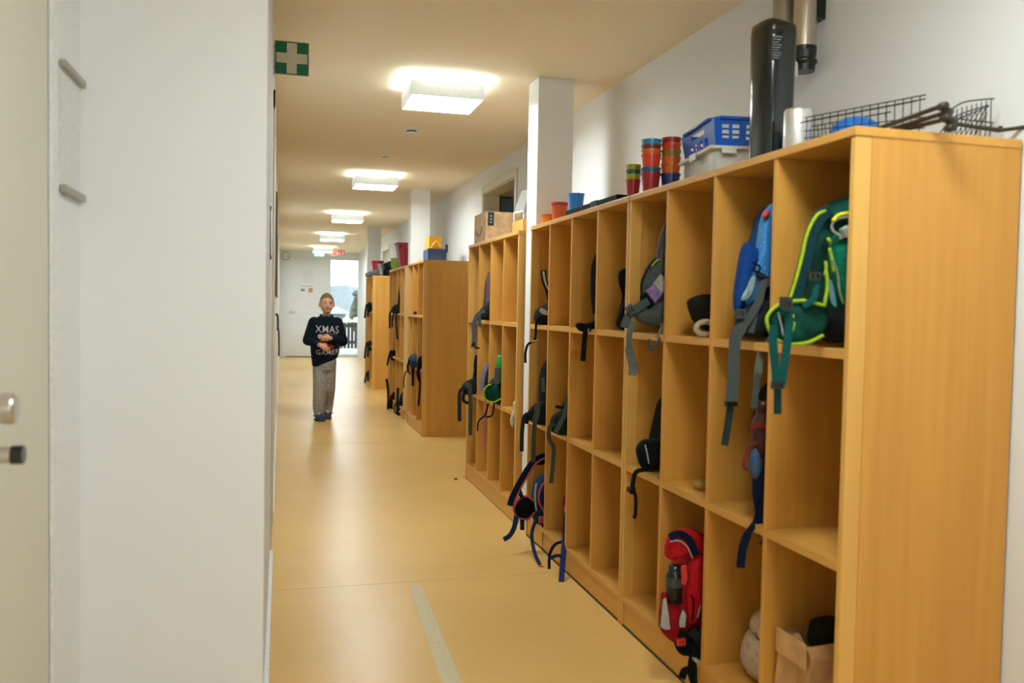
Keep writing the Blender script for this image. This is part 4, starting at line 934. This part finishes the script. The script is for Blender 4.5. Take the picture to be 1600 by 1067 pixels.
bm = B(); a, b = pts[0], pts[1]; tube(bm, [a, b], .006, 6); tube(bm, [a, Vector((a.x, 5.13, HC + .003))], .003, 6); tube(bm, [b, Vector((b.x, 5.13, HC + .003))], .003, 6); obj('stand', bm, WHITE, t)

# crates and bins further away
t = thing('storage_crate', (1.5, 8.6, HC), 'blue plastic crate on the far cabinet before the second pillar', 'crate')
BC = mat('crate_blue', '35507f', .5)
xa = P(669, 400, 'Y', 8.3).x; xb = P(697, 400, 'Y', 8.3).x; zt = P(680, 389, 'Y', 8.3).z
bm = B(); k_ = .006
for (x0, x1, y0, y1) in ((xa, xa + k_, 8.3, 8.6), (xb - k_, xb, 8.3, 8.6), (xa, xb, 8.3, 8.3 + k_), (xa, xb, 8.6 - k_, 8.6), (xa, xb, 8.3, 8.6)):
    box(bm, x0, x1, y0, y1, HC + .0005, zt if (x0, x1, y0, y1) != (xa, xb, 8.3, 8.6) else HC + .006)
obj('crate_wall', bm, BC, t)
bm = B(); box(bm, xa - .006, xb + .006, 8.29, 8.30, zt - .02, zt + .002); box(bm, xb - .0, xb + .01, 8.3, 8.6, zt - .02, zt + .002); obj('rim', bm, BC, t)
obj('latch', bx(xb - .01, xb + .015, 8.285, 8.30, zt - .03, zt + .045), mat('latch_blue', '243a66', .5), t)
t = thing('basket', (1.5, 8.45, zt), 'yellow plastic basket nested in the blue crate', 'basket'); YL = mat('crate_yellow', 'd99a1a', .5)
x1_ = P(689, 380, 'Y', 8.35).x; zt2 = P(680, 369.5, 'Y', 8.35).z
bm = B(); perforated_side(bm, Vector((xa + .012, 8.33, zt - .06)), Vector((1, 0, 0)), dz, x1_ - xa - .012, zt2 - zt + .06, Vector((0, 1, 0)), .004, [(.02, .07, .09, .11), (.09, .13, .08, .12)])
perforated_side(bm, Vector((xa + .012, 8.56, zt - .06)), Vector((1, 0, 0)), dz, x1_ - xa - .012, zt2 - zt + .06, Vector((0, 1, 0)), .004, [])
box(bm, xa + .012, xa + .016, 8.334, 8.56, zt - .06, zt2); box(bm, x1_ - .004, x1_, 8.334, 8.56, zt - .06, zt2); box(bm, xa + .012, x1_, 8.33, 8.56, zt - .063, zt - .06)
obj('basket_wall', bm, YL, t)
bm = B(); tube(bm, smoothpath([Vector((xa + .03, 8.31, zt + .01)), Vector((xa + .07, 8.31, zt + .07)), Vector((xa + .11, 8.31, zt + .06)), Vector((xa + .13, 8.31, zt + .01))]), .006, 6); obj('handle', bm, mat('pale_yellow', 'e8bf60', .5), t)

Yb = 9.75; c = P(629, 413, 'Y', Yb)
t = thing('waste_bin', (1.42, Yb, HC), 'tall dark red plastic bin on the far cabinet beside the pillar', 'bin')
RB = mat('bin_red', '8e1f2c', .45); xl, xr = P(625, 413, 'Y', Yb).x, P(640, 413, 'Y', Yb).x; tl, tr = P(619.5, 382, 'Y', Yb).x, P(640, 380, 'Y', Yb).x; zt = P(628, 380, 'Y', Yb).z
bm = B(); lo = [(xl, Yb - .08), (xr, Yb - .08), (xr, Yb + .1), (xl, Yb + .1)]; hi = [(tl, Yb - .1), (tr, Yb - .1), (tr, Yb + .12), (tl, Yb + .12)]
a = [bm.verts.new((x, y, HC + .0005)) for x, y in lo]; b = [bm.verts.new((x, y, zt)) for x, y in hi]
bm.faces.new(a[::-1])
for k in range(4): bm.faces.new((a[k], a[(k + 1) % 4], b[(k + 1) % 4], b[k]))
o = obj('bin_wall', bm, RB, t); so = o.modifiers.new('so', 'SOLIDIFY'); so.thickness = .004
bm = B(); box(bm, tl - .008, tr + .008, Yb - .11, Yb - .10, zt - .018, zt + .002); box(bm, tl - .01, tl, Yb - .1, Yb + .12, zt - .018, zt + .002); obj('rim', bm, RB, t)
obj('grip_hole', lathe(B(), [(.002, 0), (.014, 0), (.014, -.003), (.002, -.003)], (tl + .03, Yb - .1005, zt - .045), 16, 'Y'), mat('hole_shade', '3a0c12', .7), t)  # flat disc, coloured dark for the shade inside a grip hole
obj('sticker', bx(tr - .04, tr - .005, Yb - .1035, Yb - .1, zt - .05, zt - .03), mat('sticker_blue', '8a9ab8', .6), t)
q = P(621, 412, 'Y', 10.1)
t = thing('pot', (q.x, 10.1, HC), 'lime green plastic pot beside the red bin', 'pot'); hg = P(621, 408, 'Y', 10.1).z - HC
obj('pot_wall', lathe(B(), [(.002, 0), (.05, 0), (.062, .12), (.056, .12), (.046, .004), (.002, .004)], (q.x - .02, 10.1, HC + .0005), 20), mat('lime', '8fae3c', .45), t)
# grey bundle and red bowl on the farthest cabinet
t = thing('bundle', (1.45, 12.75, HC), 'grey and black rolled up bag on the farthest cabinet', 'bundle')
blob(t, 'body', px(12.85, (598, 431), (597, 420), (602, 411), (612, 408), (622, 413), (624, 425), (616, 431)), .22, DGREY)
blob(t, 'roll', px(12.75, (571, 432), (571, 427), (580, 423), (592, 419), (595, 413), (600, 412), (601, 420), (596, 428), (585, 431), (575, 433.5)), .12, mat('roll_grey', '62676a', .85, kind='fabric'))
strap(t, px(12.66, (592, 412), (594, 420), (596, 429)), .05, mat('strap_pale', '7e827c', .8, kind='fabric')); strap(t, px(12.68, (600, 412), (606, 418), (612, 428)), .05, BLK)
q = P(590, 420, 'Y', 13.2)
t = thing('bowl', (q.x, 13.2, HC), 'red plastic bowl on the farthest cabinet behind the grey bundle', 'bowl'); hr = P(590, 407.5, 'Y', 13.2).z - HC
obj('bowl_wall', lathe(B(), [(.002, 0), (.06, 0), (.095, hr), (.09, hr), (.055, .006), (.002, .006)], (q.x, 13.2, HC + .0005), 24), mat('bowl_red', 'b81f36', .4), t)

# ------------------------------------------------------------------ outside, beyond the glazed door
struct('ground', bx(-30, 60, YE + .16, 160, -.35, -.12), mat('frosty_ground', (.32, .33, .33), .9))
def ridge(name, y, x0, x1, h0, h1, c, lab, seed):
    rnd = random.Random(seed); bm = B(); n = 60; row = []
    for i in range(n + 1):
        s = i / n; x = x0 + (x1 - x0) * s; zz = h0 + (h1 - h0) * s + .35 * math.sin(s * 19 + seed) + rnd.uniform(-.15, .15)
        row.append((x, zz))
    fr, tp, bk = [], [], []
    for x, z in row: fr.append(bm.verts.new((x, y - 12, -.3))); tp.append(bm.verts.new((x, y, z))); bk.append(bm.verts.new((x, y + 14, -.3)))
    for i in range(n): bm.faces.new((fr[i], fr[i + 1], tp[i + 1], tp[i])); bm.faces.new((tp[i], tp[i + 1], bk[i + 1], bk[i]))
    o = obj(name, bm, mat(name + '_mat%d' % seed, c, .95, kind='fabric', scale=3, bump=.3)); o['kind'] = 'structure'; return o
ridge('hill', 130, -20, 60, 4.4, 2.6, (.19, .22, .235), '', 1)  # distance haze is put into the hill's bluish colour
t = thing('house', (4.2, 60, -.12), 'pale house with snowy gable roof far beyond the glazed door', 'house')
qa = P(522, 490, 'Y', 60); qb = P(540, 490, 'Y', 60); qt = P(529, 479.5, 'Y', 60); 
bm = B(); box(bm, qa.x, qb.x, 60, 66, -.12, qa.z); obj('wall', bm, mat('house_wall', (.2, .22, .22), .8), t)
bm = B(); v = [bm.verts.new(p) for p in ((qa.x - .4, 59.6, qa.z), (qb.x + .4, 59.6, qa.z), (qt.x, 59.6, qt.z), (qa.x - .4, 66.4, qa.z), (qb.x + .4, 66.4, qa.z), (qt.x, 66.4, qt.z))]
for f in ((0, 1, 2), (5, 4, 3), (0, 2, 5, 3), (1, 4, 5, 2), (0, 3, 4, 1)): bm.faces.new([v[i] for i in f])
obj('roof', bm, mat('snow_roof', (.42, .45, .47), .8), t)
t = thing('garden_shrub', (2.9, 26, -.12), 'grey green drooping shrub outside the glazed door', 'shrub')
SH = mat('shrub_leaf', '39432f', .9, kind='fabric', col2='525c45', scale=6, bump=.8)
obj('foliage', puff(B(), px(26, (546, 505), (547, 485), (551, 472), (555, 462), (560, 460), (572, 462), (582, 480), (584, 510), (570, 520), (552, 518)), .9, lump=.05), SH, t, smooth=True)
q = P(562, 515, 'Y', 26); obj('stem', tube(B(), [Vector((q.x, 26, -.13)), Vector((q.x + .03, 26, q.z + .2))], [.07, .05], 8), mat('bark', '3a2c20', .9), t)
obj('crown', puff(B(), px(25.6, (551, 461), (552, 456), (558, 453), (568, 452), (575, 458), (572, 465), (560, 466)), .5, lump=.03), mat('shrub_tip', '4a5250', .9, kind='fabric', scale=8), t, smooth=True)
t = thing('garden_fence', (2.2, 24.3, -.12), 'weathered brown slatted fence outside the glazed door', 'fence'); FN = mat('weathered_wood', '2a241c', .85, kind='wood_v')
a = P(525, 553, 'Y', 24.3); b = P(566, 553, 'Y', 24.3); zt = P(545, 500, 'Y', 24.3).z
k = 0; x = a.x
while x < b.x:
    obj('slat', bx(x, x + .075, 24.3, 24.325, .02, zt - random.uniform(0, .12)), FN, t); x += .1
obj('rail', bx(a.x, b.x, 24.33, 24.37, zt - .2, zt - .12), FN, t); obj('rail', bx(a.x, b.x, 24.33, 24.37, .15, .23), FN, t)
obj('post', bx(a.x + .02, a.x + .1, 24.37, 24.45, -.12, zt), FN, t); obj('post', bx(b.x - .1, b.x - .02, 24.37, 24.45, -.12, zt), FN, t)
for x, w_, h_ in ((538, 2.5, 5), (546, 4, 3.5), (556, 4.5, 6)):
    q = P(x, 502, 'Y', 24.31); ww = w_ * .02; tag(obj('snow_lump', puff(B(), [q + Vector((-ww, 0, -.02)), q + Vector((-ww * .6, 0, h_ * .015)), q + Vector((ww * .4, 0, h_ * .018)), q + Vector((ww, 0, -.02))], .1), mat('snow', (.85, .87, .88), .8), smooth=True),
        'white snow lump on the fence outside, %s' % {538: 'left one', 546: 'middle one', 556: 'right one'}[x], 'snow', 'snow lumps on the outside fence')

# ------------------------------------------------------------------ the boy
BX, BY = .434, 9.36
boy = thing('person', (BX, BY, 0), 'young boy in dark sweater and grey trousers walking towards the camera', 'person')
KX = 1 / 147.5
def J(px_, py_, y=0): return Vector((BX + (px_ - 503) * KX / .966, BY + y, (655 - py_) * KX))
def chain(bm, pts, rs, seg=14, flat=1):
    """capsule chain with tapering radii"""
    pts = [Vector(p) for p in pts]
    for i in range(len(pts) - 1):
        a, b = pts[i], pts[i + 1]; t_ = (b - a).normalized(); n = 6; P_ = []; R_ = []
        for k in range(4): th = PI / 2 * (k / 4); P_.append(a - t_ * rs[i] * math.cos(th)); R_.append(max(rs[i] * math.sin(th), rs[i] * .05))
        for k in range(n + 1): P_.append(a.lerp(b, k / n)); R_.append(rs[i] + (rs[i + 1] - rs[i]) * k / n)
        for k in range(1, 5): th = PI / 2 * (k / 4); P_.append(b + t_ * rs[i + 1] * math.sin(th)); R_.append(max(rs[i + 1] * math.cos(th), rs[i + 1] * .05))
        tube(bm, P_, R_, seg)
def ell(bm, c, rx, ry, rz, seg=20, rings=14, fn=None):
    rows = []
    for j in range(rings + 1):
        a = -PI / 2 + PI * j / rings; row = []
        for k in range(seg):
            b = 2 * PI * k / seg; ca = max(math.cos(a), .03)
            v = Vector((rx * ca * math.cos(b), ry * ca * math.sin(b), rz * math.sin(a)))
            if fn: v = fn(v)
            row.append(bm.verts.new(Vector(c) + v))
        rows.append(row)
    for j in range(rings):
        for k in range(seg): bm.faces.new((rows[j][k], rows[j][(k + 1) % seg], rows[j + 1][(k + 1) % seg], rows[j + 1][k]))
    bm.faces.new(rows[0][::-1]); bm.faces.new(rows[-1])
def loft(bm, secs, seg=28, p=.85):
    """secs: (centre, rx, ry) bottom to top"""
    prev = None
    for c, rx, ry in secs:
        r_ = []
        for k in range(seg):
            a = 2 * PI * k / seg; ca, sa = math.cos(a), math.sin(a)
            r_.append(bm.verts.new(Vector(c) + Vector((math.copysign(abs(ca) ** p, ca) * rx, math.copysign(abs(sa) ** p, sa) * ry, 0))))
        if prev:
            for k in range(seg): bm.faces.new((prev[k], prev[(k + 1) % seg], r_[(k + 1) % seg], r_[k]))
        else: bm.faces.new(r_[::-1])
        prev = r_
    bm.faces.new(prev)
def fuse(name, bm, m, parent, voxel, smooth_it=4, label=None):
    """one continuous surface out of overlapping volumes"""
    o = obj(name, bm, m, parent)
    md = o.modifiers.new('r', 'REMESH'); md.mode = 'VOXEL'; md.voxel_size = voxel
    s_ = o.modifiers.new('s', 'SMOOTH'); s_.iterations = smooth_it; s_.factor = .5
    dg = bpy.context.evaluated_depsgraph_get(); dg.update()
    me = bpy.data.meshes.new_from_object(o.evaluated_get(dg)); o.modifiers.clear(); o.data = me
    if not me.materials: me.materials.append(m)
    me.shade_smooth()
    if label: o['label'] = label
    return o
SKIN = mat('skin', (.66, .36, .22), .55, spec=.3); SWEAT = mat('sweater_knit', '101b24', .9, kind='fabric', scale=90, bump=.3)
TROU = mat('grey_trousers', '98938a', .9, kind='fabric', scale=40, bump=.4); SHOE = mat('shoe_blue', '35425a', .7, kind='fabric')
HC_ = J(508.5, 473.2, -.005)      # head centre
HP = (493.5, 536); # hands
bm = B()
def headfn(v):
    z = v.z / .10
    k = 1.0
    if z < -.1: k = 1 - .16 * min(1, (-.1 - z) / .9) ** 1.3
    v = Vector((v.x * k, v.y * (1 - .12 * max(0, -z)), v.z))
    if v.y < 0 and z < -.3: v.y -= .006
    return v
ell(bm, HC_, .073, .090, .112, 28, 20, headfn)
F = HC_ + Vector((.008, -.084, 0))       # face faces the camera, turned slightly to the image right
ell(bm, F + Vector((0, -.002, -.020)), .011, .016, .012, 12, 8); chain(bm, [F + Vector((0, .004, .012)), F + Vector((0, -.006, -.016))], [.006, .009], 8)
ell(bm, F + Vector((0, .010, -.048)), .022, .012, .014, 12, 8); ell(bm, F + Vector((0, .018, -.078)), .022, .016, .014, 12, 8)
chain(bm, [F + Vector((-.032, .014, .014)), F + Vector((0, .004, .018)), F + Vector((.032, .014, .014))], [.008, .008, .008], 8)
for s in (-1, 1):
    ell(bm, F + Vector((.036 * s, .026, -.03)), .022, .02, .022, 12, 8)
    ell(bm, HC_ + Vector((.075 * s, .008, -.012)), .010, .016, .027, 12, 8)
chain(bm, [J(509, 484, .012), J(508, 493, .015), J(507.5, 503, .015)], [.038, .040, .06])
# hidden trunk and limbs keep the body in one piece
chain(bm, [J(507.5, 503, .01), J(506, 530, .01), J(507, 562, .01)], [.07, .08, .08])
SHL, SHR = J(488.5, 501, .01), J(526, 501, .01); ELL, ELR = J(479.5, 531, .02), J(534.5, 532, .02); HNL, HNR = J(500, 538, -.155), J(512, 526.5, -.15)
for a, b, c in ((SHL, ELL, HNL), (SHR, ELR, HNR)): chain(bm, [J(507, 503, .01), a, b, c], [.04, .034, .027, .019])
HIPL, HIPR = J(499, 568, .01), J(515, 568, .01); KNL, KNR = J(499.5, 606, -.06), J(514, 606, .02); ANL, ANR = J(498, 641, -.08), J(511.5, 640, .08)
for a, b, c in ((HIPL, KNL, ANL), (HIPR, KNR, ANR)): chain(bm, [J(507, 562, .01), a, b, c, c + Vector((0, -.06, -.05))], [.06, .06, .045, .028, .025])
def hand(base, d, side, up_, sc=1.0):
    """palm plus five bent fingers; d = finger direction, side = thumb side, up_ = back of hand"""
    d = d.normalized(); side = (side - d * side.dot(d)).normalized(); n = d.cross(side); n = n if n.dot(up_) > 0 else -n
    chain(bm, [base - d * .01, base + d * .035], [.020 * sc, .022 * sc], 12)
    chain(bm, [base + side * .014 + d * .03, base - side * .016 + d * .03], [.014, .013], 10)
    for i, (o_, L_) in enumerate(((.021, .052), (.007, .058), (-.007, .054), (-.020, .043))):
        p0 = base + d * .045 + side * o_; p1 = p0 + d * L_ * .42 - n * .006; p2 = p1 + d * L_ * .28 - n * .016; p3 = p2 + d * L_ * .10 - n * .018
        chain(bm, [p0, p1, p2, p3], [.0078, .0074, .0068, .006], 8)
    p0 = base + side * .018 + d * .004; chain(bm, [p0, p0 + side * .018 + d * .020 - n * .006, p0 + side * .020 + d * .040 - n * .012], [.0105, .0090, .0075], 8)
hand(HNL, Vector((.8, -.12, -.5)), Vector((.3, 0, 1)), Vector((0, -1, .2)), 1.15)
hand(HNR, Vector((-.95, -.12, .0)), Vector((-.1, 0, 1)), Vector((0, -1, .2)), 1.1)
fuse('body', bm, SKIN, boy, .0032, 3)
# face details
EW = mat('eye_white', (.42, .38, .34), .5); IR = mat('iris', (.05, .07, .08), .3); LIP = mat('lips', (.50, .16, .13), .5); BROW = mat('brow', (.30, .17, .08), .8)
for s in (-1, 1):
    bm = B(); ell(bm, F + Vector((.028 * s, .0055, .003)), .012, .008, .0068, 14, 10); e_ = obj('eye', bm, EW, boy, smooth=True)
    bm = B(); ell(bm, F + Vector((.028 * s + .002, -.0015, .003)), .0056, .003, .0058, 12, 8); obj('iris', bm, IR, e_, smooth=True)
    bm = B(); tube(bm, smoothpath([F + Vector((.014 * s, -.007, .019)), F + Vector((.028 * s, -.004, .023)), F + Vector((.043 * s, .009, .018))]), .0034, 6); obj('eyebrow', bm, BROW, boy, smooth=True)
bm = B(); ell(bm, F + Vector((0, -.001, -.046)), .017, .006, .0038, 14, 8); obj('upper_lip', bm, LIP, boy, smooth=True)
bm = B(); ell(bm, F + Vector((0, .001, -.056)), .014, .006, .0042, 14, 8); obj('lower_lip', bm, LIP, boy, smooth=True)
bm = B(); ell(bm, F + Vector((0, -.0005, -.051)), .011, .0055, .003, 14, 8); obj('mouth', bm, mat('mouth_dark', (.10, .02, .02), .6), boy, smooth=True)
# short hair: shell over the skull
HAIR = mat('short_hair', (.22, .13, .06), .9, kind='fabric', scale=160, bump=.6)
bm = B(); rows = []; n = 36
for j in range(12):
    row = []
    for k in range(n):
        b = 2 * PI * k / n; front = max(0, -math.sin(b)); lo = .52 * front ** .6 + (-.42) * max(0, math.sin(b)) + .02 * (1 - abs(math.sin(b)))
        lo_a = math.asin(max(-.9, min(.9, lo))); a = lo_a + (PI / 2 - lo_a) * j / 11 * .985; ca = math.cos(a)
        v = headfn(Vector((.0765 * ca * math.cos(b), .0935 * ca * math.sin(b), .1155 * math.sin(a)))); row.append(bm.verts.new(HC_ + v))
    rows.append(row)
for j in range(11):
    for k in range(n): bm.faces.new((rows[j][k], rows[j][(k + 1) % n], rows[j + 1][(k + 1) % n], rows[j + 1][k]))
bm.faces.new(rows[-1]); obj('hair', bm, HAIR, boy, smooth=True)
# sweater
bm = B()
loft(bm, [(J(508, 566, .0), .118, .088), (J(507, 562, 0), .135, .098), (J(506.5, 548, 0), .150, .108), (J(506.5, 530, 0), .152, .105), (J(507, 514, 0), .150, .100), (J(507.5, 503, .005), .146, .092), (J(507.5, 497, .01), .118, .078), (J(508, 492.5, .012), .070, .06)], 32)
chain(bm, [SHL + Vector((.01, 0, -.012)), ELL + Vector((.012, 0, 0)), HNL.lerp(ELL, .30)], [.060, .056, .036], 16)
chain(bm, [SHR + Vector((-.01, 0, -.012)), ELR + Vector((-.012, 0, 0)), HNR.lerp(ELR, .22)], [.060, .056, .036], 16)
zt_ = J(507, 548).z
for v in bm.verts:
    if v.co.z < zt_: v.co.z += (v.co.x - J(507, 0).x) * .42 * min(1, (zt_ - v.co.z) / .07)
sw = fuse('sweater', bm, SWEAT, boy, .005, 6)
bm = B(); n = 36; cn = J(508.3, 491.5, .004)
tube(bm, [cn + Vector((.064 * math.cos(2 * PI * k / n), .058 * math.sin(2 * PI * k / n) - .008, -.030 * max(0, -math.sin(2 * PI * k / n)) + .004)) for k in range(n + 1)], .008, 8)
obj('collar', bm, mat('collar_knit', '1a2730', .9, kind='fabric'), boy, smooth=True)
# lettering laid on the knit
bvh = BVHTree.FromPolygons([v.co + ORG[sw.name] for v in sw.data.vertices], [p.vertices[:] for p in sw.data.polygons])
def lay(bm, eps=.003):
    for v in bm.verts:
        hit = bvh.ray_cast(Vector((v.co.x, BY - .5, v.co.z)), Vector((0, 1, 0)))
        if hit[0]: v.co.y = hit[0].y - eps + (v.co.y) * .0
    return bm
def letters(txt, x0, x1, z0, z1, m, name, tilt=0, bold=.02, arc=0):
    cu = bpy.data.curves.new('t', 'FONT'); cu.body = txt; cu.offset = bold; cu.resolution_u = 3; cu.space_character = 1.12
    to = bpy.data.objects.new('t', cu); COL.objects.link(to); dg = bpy.context.evaluated_depsgraph_get(); dg.update()
    me = bpy.data.meshes.new_from_object(to.evaluated_get(dg)); bpy.data.objects.remove(to)
    bm = B(); bm.from_mesh(me); bpy.data.meshes.remove(me)
    bmesh.ops.triangulate(bm, faces=bm.faces)
    bmesh.ops.subdivide_edges(bm, edges=[e for e in bm.edges if e.calc_length() > .12], cuts=2)
    X = [v.co.x for v in bm.verts]; Z = [v.co.y for v in bm.verts]; a, b, c_, d_ = min(X), max(X), min(Z), max(Z)
    for v in bm.verts:
        s = (v.co.x - a) / (b - a); q = (v.co.y - c_) / (d_ - c_)
        v.co = Vector((x0 + s * (x1 - x0), 0, z0 + q * (z1 - z0) + tilt * (s - .5) + arc * (1 - (2 * s - 1) ** 2)))
    lay(bm, .003); return obj(name, bm, m, sw)
PR = mat('print_white', 'b8b6ad', .8); PRR = mat('print_red', 'a82c1c', .8)
a, b = J(491.6, 518.5), J(526.3, 507.5); letters('XMAS', a.x, b.x, a.z, b.z, PR, 'lettering', -.006, .003)
a, b = J(493, 551), J(527, 543.5); letters('GAMER', a.x, b.x, a.z, b.z, PR, 'lettering', .012, .003, -.012)
bm = B(); bmesh.ops.create_grid(bm, x_segments=16, y_segments=2, size=1)
a, b = J(496, 521.2), J(524, 520.2)
for v in bm.verts: v.co = Vector((a.x + (v.co.x + 1) / 2 * (b.x - a.x), 0, a.z + (v.co.y + 1) / 2 * (b.z - a.z)))
lay(bm, .003); obj('underline', bm, mat('print_grey', '6c6c68', .8), sw)
def patch(pts, m, name):
    o_ = outline(pts, 4); bm = B(); c = sum(o_, Vector()) / len(o_); prev = None; n = len(o_)
    cen = bm.verts.new(c)
    for s in (.33, .66, 1):
        r_ = [bm.verts.new(c + (p - c) * s) for p in o_]
        for k in range(n):
            if prev: bm.faces.new((prev[k], prev[(k + 1) % n], r_[(k + 1) % n], r_[k]))
            else: bm.faces.new((cen, r_[k], r_[(k + 1) % n]))
        prev = r_
    lay(bm, .0028); return obj(name, bm, m, sw)
patch([J(*q) for q in ((498, 531), (500, 523), (506, 520), (513, 522), (512, 530), (506, 536), (500, 538))], PRR, 'red_print')
patch([J(*q) for q in ((507, 540), (513, 536), (518, 539), (516, 543), (509, 544))], PRR, 'red_print')
patch([J(*q) for q in ((495, 523), (499, 520), (501, 524), (497, 528))], PR, 'white_print')
# trousers
bm = B()
loft(bm, [(J(507, 578, .0), .105, .085), (J(508, 568, .0), .112, .09), (J(508, 560, 0), .11, .085)], 28)
def leg(h0, k0, a0):
    chain(bm, [h0 + Vector((0, 0, -.03)), k0, a0 + Vector((0, .012, .055)), a0 + Vector((0, .002, -.018))], [.074, .074, .066, .054], 18)
leg(HIPL + Vector((.0, 0, 0)), KNL, ANL); leg(HIPR + Vector((-.012, 0, 0)), KNR + Vector((-.012, 0, 0)), ANR)
fuse('trousers', bm, TROU, boy, .006, 5)
for a0 in (ANL, ANR):
    bm = B(); n = 20; c = a0 + Vector((0, .0, -.045)); tube(bm, [c + Vector((.048 * math.cos(2 * PI * k / n), .05 * math.sin(2 * PI * k / n), 0)) for k in range(n + 1)], .012, 8); obj('cuff', bm, TROU, boy, smooth=True)
# shoes
for a0, tw in ((ANL, -.15), (ANR, .12)):
    bm = B(); c = Vector((a0.x, a0.y, 0))
    secs = []
    for y_, w_, h_ in ((.075, .026, .05), (.055, .036, .075), (.02, .038, .085), (-.03, .040, .066), (-.075, .044, .05), (-.105, .040, .040), (-.125, .024, .026)): secs.append((y_, w_ * 1.12, h_ * 1.15))
    prev = None
    for y_, w_, h_ in secs:
        r_ = [bm.verts.new(c + Vector((w_ * math.cos(t2) + tw * y_, y_, max(.012, .012 + h_ * (math.sin(t2) * .5 + .5))))) for t2 in [2 * PI * k / 18 for k in range(18)]]
        if prev:
            for k in range(18): bm.faces.new((prev[k], prev[(k + 1) % 18], r_[(k + 1) % 18], r_[k]))
        else: bm.faces.new(r_)
        prev = r_
    bm.faces.new(prev[::-1]); sh = obj('shoe', bm, SHOE, boy, smooth=True)
    bm = B(); lo = []
    for s, z in ((1.0, .0005), (1.04, .006), (1.02, .016)):
        ring_ = [(w_ * s, y_) for y_, w_, h_ in secs]; pts = [Vector((x + tw * y_, y_, z)) for x, y_ in ring_] + [Vector((-x + tw * y_, y_, z)) for x, y_ in ring_[::-1]]
        lo.append([bm.verts.new(c + p) for p in pts])
    n = len(lo[0])
    for j in range(2):
        for k in range(n): bm.faces.new((lo[j][k], lo[j][(k + 1) % n], lo[j + 1][(k + 1) % n], lo[j + 1][k]))
    bm.faces.new(lo[0][::-1]); bm.faces.new(lo[-1]); obj('sole', bm, mat('shoe_sole', '4a4744', .7), sh)
